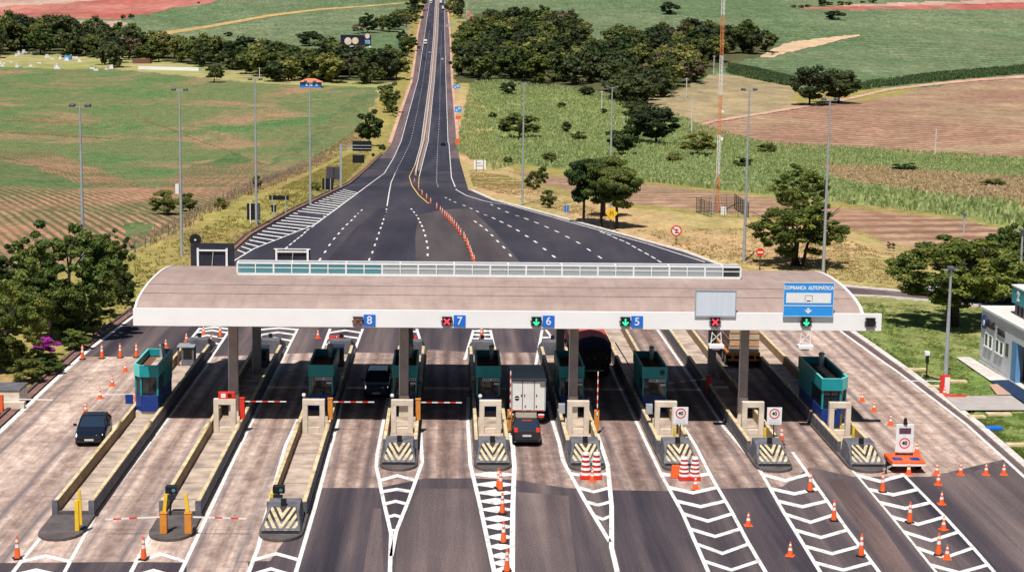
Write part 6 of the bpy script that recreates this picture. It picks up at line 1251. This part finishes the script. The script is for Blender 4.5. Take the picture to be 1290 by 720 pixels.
NEAR = {
 'bigA': dict(seed=1, nc=130, nl=26000, leaf=.0145, mat=m_leafL, zlo=.06, spread=.45, cr=(.03, .09)),
 'bigB': dict(seed=2, nc=125, nl=28000, leaf=.0140, mat=m_leafL, zlo=.14, spread=.44, cr=(.035, .095)),
 'bigC': dict(seed=3, nc=120, nl=24000, leaf=.0150, mat=m_leafG, zlo=.08, spread=.46, cr=(.03, .085)),
 'layer': dict(seed=4, nc=60, nl=20000, leaf=.021, mat=m_leafA, zlo=.24, spread=.40, cr=(.10, .16), flat_=.55),
 'bush': dict(seed=5, nc=44, nl=10000, leaf=.024, mat=m_leafB, zlo=.0, spread=.40, cr=(.06, .15)),
 'bushD': dict(seed=8, nc=46, nl=9000, leaf=.024, mat=m_leafG, zlo=.0, spread=.42, cr=(.06, .14)),
 'bushP': dict(seed=6, nc=16, nl=2500, leaf=.04, mat=m_leafP, zlo=.1, spread=.34, cr=(.1, .16)),
 'midA': dict(seed=11, nc=44, nl=4600, leaf=.032, mat=m_leafA, zlo=.08, spread=.42, cr=(.06, .14)), 'midB': dict(seed=12, nc=44, nl=4600, leaf=.032, mat=m_leafB, zlo=.08, spread=.42, cr=(.06, .14)), 'midC': dict(seed=13, nc=44, nl=4600, leaf=.032, mat=m_leafC, zlo=.08, spread=.42, cr=(.06, .14)),
 'midY': dict(seed=14, nc=16, nl=1500, leaf=.045, mat=m_leafY, zlo=.2),
 'farA': dict(seed=21, nc=30, nl=1500, leaf=.055, mat=m_leafA, zlo=.04, spread=.42, cr=(.06, .17)), 'farB': dict(seed=22, nc=28, nl=1400, leaf=.055, mat=m_leafB, zlo=.04, spread=.42, cr=(.06, .17)),
 'farC': dict(seed=23, nc=30, nl=1500, leaf=.055, mat=m_leafC, zlo=.04, spread=.42, cr=(.06, .18)), 'farD': dict(seed=24, nc=18, nl=1200, leaf=.05, mat=m_leafD, zlo=.04, spread=.42, cr=(.05, .14)),
 'farE': dict(seed=25, nc=22, nl=1500, leaf=.055, mat=m_leafC, zlo=.04, spread=.44, cr=(.05, .16))}
TR = {}
def get_trunk(st, top, mat, r):
    k = (st, round(top, 2), mat.name, r)
    if k not in TR: TR[k] = trunk('trunk', hash(k) % 999, st, top, mat, r)
    return TR[k]
def tree(kind, u, v, wpx, hpx, label, cat='tree', group=None, stems=1, rz=None, name='tree', tr=True, r=.022, sink=0, dy=0):
    p = T(u, v); p = Vector((p.x, p.y+dy, float(G(p.x, p.y+dy)))); s = p.y/FPX; w_ = wpx*s; h = hpx*s
    t = thing(name, label, cat, (p.x, p.y, p.z-sink), rz if rz is not None else random.Random(int(u*13+v*7)).uniform(0, 6.28), group); t.scale = (w_, w_, h)
    me = proto(kind, NEAR[kind]['seed'], NEAR[kind]['nc'], NEAR[kind]['nl'], NEAR[kind]['leaf'], NEAR[kind]['mat'], **{k: NEAR[kind][k] for k in ('zlo', 'spread', 'cr', 'flat_') if k in NEAR[kind]})
    c = bpy.data.objects.new('crown' if tr else 'foliage', me); col.objects.link(c); c.parent = t
    if tr: c = bpy.data.objects.new('trunk', get_trunk(stems, .55 if not kind.startswith('far') else .4, m_barkd, r)); col.objects.link(c); c.parent = t
    return t
# near left thicket
tree('bigC', 86, 425, 150, 168, 'tall dark tree rising out of the left thicket behind the lamp post'); tree('bigC', 22, 400, 100, 96, 'dark tree at the left edge behind the tall one', dy=3); tree('bigA', 10, 468, 116, 132, 'olive leafy shrub tree at the left edge above the concrete steps'); tree('bigA', 64, 432, 96, 100, 'yellowish green shrub tree under the tall dark tree')
tree('bigC', 124, 372, 72, 84, 'dark leafy branch tree just left of the nearest lamp post', dy=4)
tree('bush', 88, 425, 46, 40, 'low green bush at the foot of the left thicket', 'bush', name='bush', tr=False); tree('bush', 12, 468, 60, 50, 'low bush on the bank over the concrete steps', 'bush', name='bush', tr=False); tree('bush', 45, 462, 44, 26, 'small dark bush below the magenta flowers', 'bush', name='bush', tr=False)
tree('bush', 157, 384, 38, 46, 'round green bush against the left end of the canopy', 'bush', name='bush', tr=False); tree('bushP', 60, 449, 46, 28, 'magenta flowering bush under the left thicket', 'bush', name='flowering_bush', tr=False)
tree('bush', 207, 270, 44, 32, 'olive bush in the crop field left of the second lamp post', 'bush', name='bush', tr=False); tree('bush', 236, 266, 30, 24, 'smaller dark bush right of the second lamp post', 'bush', name='bush', tr=False); tree('bush', 278, 264, 20, 16, 'small bush at the old fence, left of the third lamp post', 'bush', name='bush', tr=False)
tree('bush', 324, 238, 16, 18, 'small bush on the fence behind the third lamp post', 'bush', name='bush', tr=False); tree('bush', 397, 241, 18, 12, 'tiny shrub at the fourth lamp post', 'bush', name='bush', tr=False)
for u, v, w_, h, k, l in ((104, 418, 60, 44, 'bush', 'leafy shrub between the thicket and the nearest lamp post'), (96, 440, 44, 28, 'bushD', 'dark low shrub beside the magenta flowers, on the kerb side'), (56, 470, 56, 24, 'bushD', 'dark shrub on the bank under the magenta flowers'), (34, 482, 50, 34, 'bush', 'green shrub on the bank right of the concrete steps'),
                          (128, 400, 44, 40, 'bushD', 'dark shrub just behind the nearest lamp post'), (142, 372, 40, 44, 'bush', 'olive shrub between the nearest lamp post and the canopy corner'), (5, 420, 70, 70, 'bushD', 'dark shrub mass at the left picture edge'), (46, 408, 70, 60, 'bushD', 'dark leafy shrub in the middle of the left thicket')):
    tree(k, u, v, w_, h, l, 'bush', name='bush', tr=False)
# trees along the left verge
tree('midA', 465, 184, 42, 50, 'round dark tree on the left verge above the gantry'); tree('midA', 491, 142, 34, 42, 'dark tree on the left verge with a yellow flowering patch'); tree('midY', 484, 139, 16, 22, 'yellow flowering shrub against the dark verge tree', 'bush', name='flowering_bush'); tree('midB', 495, 146, 18, 22, 'small olive tree at the road side below the yellow shrub')
tree('midB', 270, 104, 30, 24, 'lone olive tree at the far edge of the crop field'); tree('farA', 482, 191, 12, 10, 'small bush beside the far left road edge', 'bush', name='bush', tr=False)
# centre right
tree('layer', 735, 281, 56, 92, 'left tree of the group by the yellow diamond sign', r=.035, group=None); tree('layer', 757, 284, 60, 90, 'middle tree of the group by the yellow diamond sign', r=.035); tree('layer', 777, 288, 66, 88, 'right tree of the group, directly over the yellow diamond sign', r=.035); tree('layer', 766, 278, 70, 86, 'rear tree of the group by the yellow diamond sign', r=.03, dy=6)
tree('bigA', 1005, 336, 140, 96, 'spreading multi-stemmed tree between two lamp posts on the right', stems=5, r=.018, rz=0); tree('bigC', 1014, 282, 78, 82, 'dark upright tree behind the spreading multi-stemmed tree', dy=4)
tree('bigB', 1203, 411, 196, 128, 'broad tree on the right lawn casting a wide dark shade', stems=2, r=.028, rz=.4); tree('bigC', 1262, 385, 120, 112, 'dense tree behind the office at the right edge'); tree('bigB', 1296, 396, 90, 120, 'tree cut by the right edge of the picture', dy=4); tree('bigB', 1225, 372, 90, 60, 'lower tree between the two big right trees', dy=5)
tree('midC', 1020, 133, 66, 54, 'dark left one of two trees on the dirt track'); tree('midC', 1056, 130, 76, 46, 'dark right one of two trees on the dirt track')
tree('midB', 655, 175, 66, 34, 'wide dark bush tree in the scrub behind a lamp post'); tree('midA', 785, 197, 50, 40, 'rounded dark tree in the scrub right of a lamp post'); tree('midC', 826, 182, 80, 52, 'big dark tree in the scrub near the dirt track'); tree('midA', 800, 180, 34, 38, 'narrow dark tree left of the big scrub tree', dy=4); tree('midB', 878, 197, 56, 34, 'rounded tree with ochre top beside the dirt track bend'); tree('midC', 713, 168, 16, 16, 'small round bush in the scrub', 'bush', name='bush', tr=False)
tree('midC', 707, 137, 14, 9, 'tiny dark bush in the upper scrub, left one', 'bush', name='bush', tr=False); tree('midC', 761, 144, 10, 8, 'tiny dark bush in the upper scrub, right one', 'bush', name='bush', tr=False); tree('bush', 690, 262, 24, 24, 'weedy shrub beside the small blue sign', 'bush', name='bush', tr=False)
tree('bush', 672, 240, 26, 26, 'weedy shrub left of the small white plate', 'bush', name='bush', tr=False); tree('bush', 683, 232, 20, 24, 'weedy shrub behind the small white plate', 'bush', name='bush', tr=False)
tree('midC', 800, 152, 46, 26, 'low dark tree before the tip of the woods'); tree('midC', 640, 120, 26, 18, 'lone dark tree standing out before the central woods')
tree('farD', 1122, 316, 14, 14, 'grey bare shrub at the near edge of the lower brown field', 'bush', name='bush', tr=False)
for u, v, w_, h, l in ((843, 18, 28, 16, 'lone umbrella shaped tree high in the far field'), (718, 28, 26, 13, 'lone dome shaped tree above the central woods'), (742, 35, 11, 6, 'tiny tree right of the dome shaped one'), (1051, 25, 28, 12, 'lone bush shaped tree high in the right field'), (1036, 8, 12, 16, 'dark tree at the hedge on the red field'), (390, 58, 36, 19, 'lone dark round tree above the left woods'), (404, 59, 14, 9, 'pale shrub right of the lone round tree'),
                     (288, 46, 13, 6, 'tiny lone tree in the green field under the ochre track'), (19, 31, 16, 14, 'dark tree above the left woods at the picture edge'), (155, 25, 8, 7, 'small tree at the red field edge, left of a pair'), (165, 24, 10, 7, 'small tree at the red field edge, right of a pair'), (70, 25, 7, 4, 'tiny tree at the red field edge'), (250, 5, 5, 3, 'tiny tree on the border of the red and green fields'), (1000, 10, 9, 4, 'tiny bush at the tip of the far red field')):
    tree('farC' if w_ > 12 else 'farA', u, v, w_, h, l)
for u, v, w_, h, k, l in ((640, 208, 16, 12, 'midB', 'small olive shrub at the scrub edge right of the lay-by board'), (692, 205, 26, 14, 'midB', 'low olive shrub in the near scrub, left part'), (730, 178, 24, 14, 'midA', 'low green shrub left of the tree group in the scrub'), (850, 206, 26, 15, 'midB', 'low olive shrub in the scrub left of the mast'), (935, 214, 30, 18, 'midA', 'green shrub in the scrub right of the mast'),
                          (965, 195, 34, 16, 'midB', 'olive shrub under the brown field edge behind a lamp post'), (1140, 218, 40, 14, 'midA', 'green shrub beside the straw strip, left one'), (1250, 240, 44, 16, 'midB', 'olive shrub in the straw strip near the right edge'), (620, 150, 14, 10, 'midA', 'tiny shrub by the ditch in the upper scrub'), (740, 122, 26, 14, 'midC', 'dark shrub before the central wood, right part')):
    tree(k, u, v, w_, h, l, 'bush', name='bush', tr=False)
# woods
def wood(poly, n, kinds, w0, w1, hr, where, seed):
    P = np.array(poly); rs = random.Random(seed); got = []; tries = 0; x0, x1 = P[:, 0].min(), P[:, 0].max(); y0, y1 = P[:, 1].min(), P[:, 1].max()
    while len(got) < n and tries < 20000:
        tries += 1; u = rs.uniform(x0, x1); v = rs.uniform(y0, y1)
        if not inside(np.array([u]), np.array([v]), poly)[0]: continue
        if any(abs(u-a)/10+abs(v-b)/6 < .9 for a, b in got): continue
        got.append((u, v))
    for u, v in sorted(got, key=lambda q: q[1]):
        k = rs.choice(kinds); w_ = rs.uniform(w0, w1)*(.92+.006*(v)); h = w_*rs.uniform(*hr)
        tone = {'farA': 'mid green', 'farB': 'olive', 'farC': 'blackish green', 'farD': 'brownish grey', 'farE': 'dark bushy'}[k]
        tree(k, u, v, w_, h, f'{tone} tree in {where}', group=f'trees in {where}')
K = ['farB', 'farB', 'farA', 'farB', 'farC', 'farC', 'farE', 'farE', 'farD', 'farA', 'farB']
wood([(-40, 76), (0, 74), (40, 68), (100, 75), (150, 72), (165, 78), (165, 62), (120, 52), (60, 46), (0, 47), (-40, 46)], 44, ['farC', 'farE', 'farC', 'farA', 'farB'], 22, 34, (.75, 1.05), 'the dark wood at the left edge', 1)
wood([(112, 84), (140, 88), (150, 84), (150, 78), (112, 80)], 4, K, 18, 26, (.9, 1.2), 'the clump right of the tombs', 2)
wood([(160, 78), (230, 80), (300, 93), (345, 103), (440, 106), (508, 105), (508, 90), (440, 86), (350, 84), (250, 76), (200, 70), (160, 60)], 58, K, 24, 36, (.62, .88), 'the long wood across the left', 3)
wood([(445, 44), (470, 42), (500, 40), (525, 32), (530, 12), (522, 8), (512, 22), (498, 33), (470, 37), (445, 40)], 14, K, 14, 26, (.7, 1.0), 'the strip left of the far highway', 4)
wood([(498, 66), (512, 72), (517, 66), (510, 50), (500, 52)], 4, K, 14, 20, (.8, 1.1), 'the clump beside the left shoulder', 5)
wood([(576, 100), (600, 102), (660, 104), (700, 108), (760, 112), (760, 92), (735, 80), (742, 62), (720, 42), (690, 34), (640, 32), (610, 40), (590, 60), (578, 76)], 84, K, 24, 36, (.7, 1.0), 'the big central wood', 6)
wood([(750, 112), (800, 122), (850, 118), (880, 108), (888, 96), (940, 70), (978, 66), (965, 56), (900, 50), (860, 46), (810, 56), (760, 66), (745, 80)], 70, K, 24, 34, (.65, .95), 'the wood left of the mast', 7)
wood([(775, 128), (800, 134), (840, 128), (870, 120), (860, 112), (800, 116)], 8, ['farC', 'farE'], 26, 36, (.7, .9), 'the near edge of the right wood', 8)
wood([(563, 16), (575, 24), (585, 40), (583, 20), (578, 2), (566, 0)], 9, K, 10, 18, (.8, 1.2), 'the strip right of the far highway', 9)
wood([(1005, 11), (1030, 10), (1100, 5), (1100, 3), (1030, 6), (1008, 8)], 8, ['farC', 'farA'], 8, 14, (.3, .5), 'the hedge under the far red field', 10)

# ------------------------------------------------------------------ tall grass, cane edges, brush: one object each
def tufts(name, label, polys, n, mat, h, wd, seed, step=None, kind='stuff', excl=None):
    EX = W(dens(excl, 12)) if excl else None
    rs = np.random.default_rng(seed); pts = []
    for poly in polys:
        Wp = W(dens(poly, 12)); x0, y0 = Wp.min(0); x1, y1 = Wp.max(0); k = 0; m = n//len(polys); acc = []
        while k < m:
            X = rs.uniform(x0, x1, 8000); Y = rs.uniform(y0, y1, 8000); keep = inside(X, Y, Wp) & (np.sin(X*.19+2*np.sin(Y*.07))*np.cos(Y*.13+X*.05) > rs.uniform(-1.1, .6, 8000))
            if EX is not None: keep &= ~inside(X, Y, EX)
            acc.append(np.stack([X[keep], Y[keep]], 1)); k += keep.sum()
        pts.append(np.concatenate(acc)[:m])
    P = np.concatenate(pts); N = len(P); Z = G(P[:, 0], P[:, 1]); V = []
    B = 4; base = np.repeat(np.column_stack([P, Z]), B, 0); M_ = len(base); base[:, :2] += rs.normal(scale=wd*.8, size=(M_, 2)); a = rs.uniform(0, 6.28, M_); hh = rs.uniform(.5, 1.1, M_)*h; ww = rs.uniform(.5, 1.2, M_)*wd*.5
    dx = np.column_stack([np.cos(a), np.sin(a), np.zeros(M_)])*ww[:, None]; lean = rs.normal(scale=h*.22, size=(M_, 2)); top = base+np.column_stack([lean, hh]); lo = base-np.array([0, 0, .1])
    V = np.stack([lo-dx*.5, lo+dx*.5, top+dx, top-dx*.7], 1).reshape(-1, 3).astype(np.float32)
    me = bpy.data.meshes.new(name); me.vertices.add(4*M_); me.vertices.foreach_set('co', V.ravel()); me.loops.add(4*M_); me.loops.foreach_set('vertex_index', np.arange(4*M_, dtype=np.int32)); me.polygons.add(M_)
    me.polygons.foreach_set('loop_start', np.arange(0, 4*M_, 4, dtype=np.int32)); me.polygons.foreach_set('loop_total', np.full(M_, 4, np.int32)); me.materials.append(mat); me.update()
    o = bpy.data.objects.new(name, me); col.objects.link(o); return tag(o, label, None, None, kind)
STRAW = [(1035, 208), (1290, 228), (1700, 262), (1700, 288), (1290, 260), (1200, 252), (1080, 236), (1045, 222)]
o = tufts('tall_scrub', 'tall green scrub and grass filling the ground right of the highway', [ZONES[[z[0] for z in ZONES].index(g_scrub)][1]], 34000, m_scrub, 1.15, .5, 5, excl=STRAW); o['category'] = 'scrub'
o = tufts('dry_reeds', 'straw coloured dry grass in the scrub on the right', [[(1035, 208), (1290, 228), (1700, 262), (1700, 288), (1290, 260), (1200, 252), (1080, 236), (1045, 222)]], 6000, m_straw, 1.1, .5, 6); o['category'] = 'dry grass'
fence_band = [(q[0]-9, q[1]-5) for q in fpx]+[(q[0]+4, q[1]+4) for q in fpx[::-1]]
o = tufts('fence_brush', 'dry brush growing along the old wooden fence', [fence_band], 1500, m_straw, .6, .3, 7); o['category'] = 'brush'
o = tufts('cane_edge', 'edge of the sugar cane field above the dirt track', [[(920, 83), (950, 88), (1000, 100), (1010, 106), (990, 108), (940, 98), (918, 92)], [(1060, 108), (1100, 104), (1180, 94), (1290, 84), (1500, 70), (1500, 80), (1290, 93), (1180, 103), (1120, 109), (1070, 116)]], 12000, leafmat('cane_leaves', (.06, .10, .035), (.13, .20, .075), (.24, .30, .13)), 2.2, .9, 8); o['category'] = 'sugar cane'
o = tufts('verge_tufts', 'rough grass tufts on the left verge', [[(115, 395), (160, 335), (230, 300), (320, 255), (400, 215), (440, 195), (470, 185), (455, 208), (430, 232), (330, 283), (290, 312), (210, 352), (160, 392), (110, 432)]], 5000, leafmat('verge_leaves', (.24, .21, .06), (.38, .33, .10), (.5, .42, .18)), .24, .25, 9); o['category'] = 'grass'

o = tufts('verge_grass_tufts', 'short dry grass tufts on the right verge', [[(800, 290), (930, 288), (1060, 300), (1110, 318), (1180, 330), (1290, 340), (1290, 368), (1120, 358), (1060, 354), (1000, 345), (900, 326)], [(592, 215), (640, 222), (700, 244), (760, 268), (780, 285), (700, 264), (640, 248), (598, 235)]], 7000, leafmat('dry_tufts', (.36, .29, .11), (.54, .42, .2), (.66, .54, .3), .45), .14, .18, 10); o['category'] = 'grass'
o = tufts('lawn_tufts', 'short green grass tufts on the office lawn', [[(1068, 380), (1150, 384), (1240, 390), (1240, 440), (1203, 449), (1244, 484), (1272, 499), (1192, 500), (1165, 480), (1130, 454), (1090, 425), (1065, 408)], [(1215, 521), (1340, 521), (1340, 630), (1296, 592)]], 12000, leafmat('lawn_tuft_leaves', (.17, .24, .05), (.30, .37, .11), (.46, .46, .18), .45), .07, .11, 11); o['category'] = 'grass'
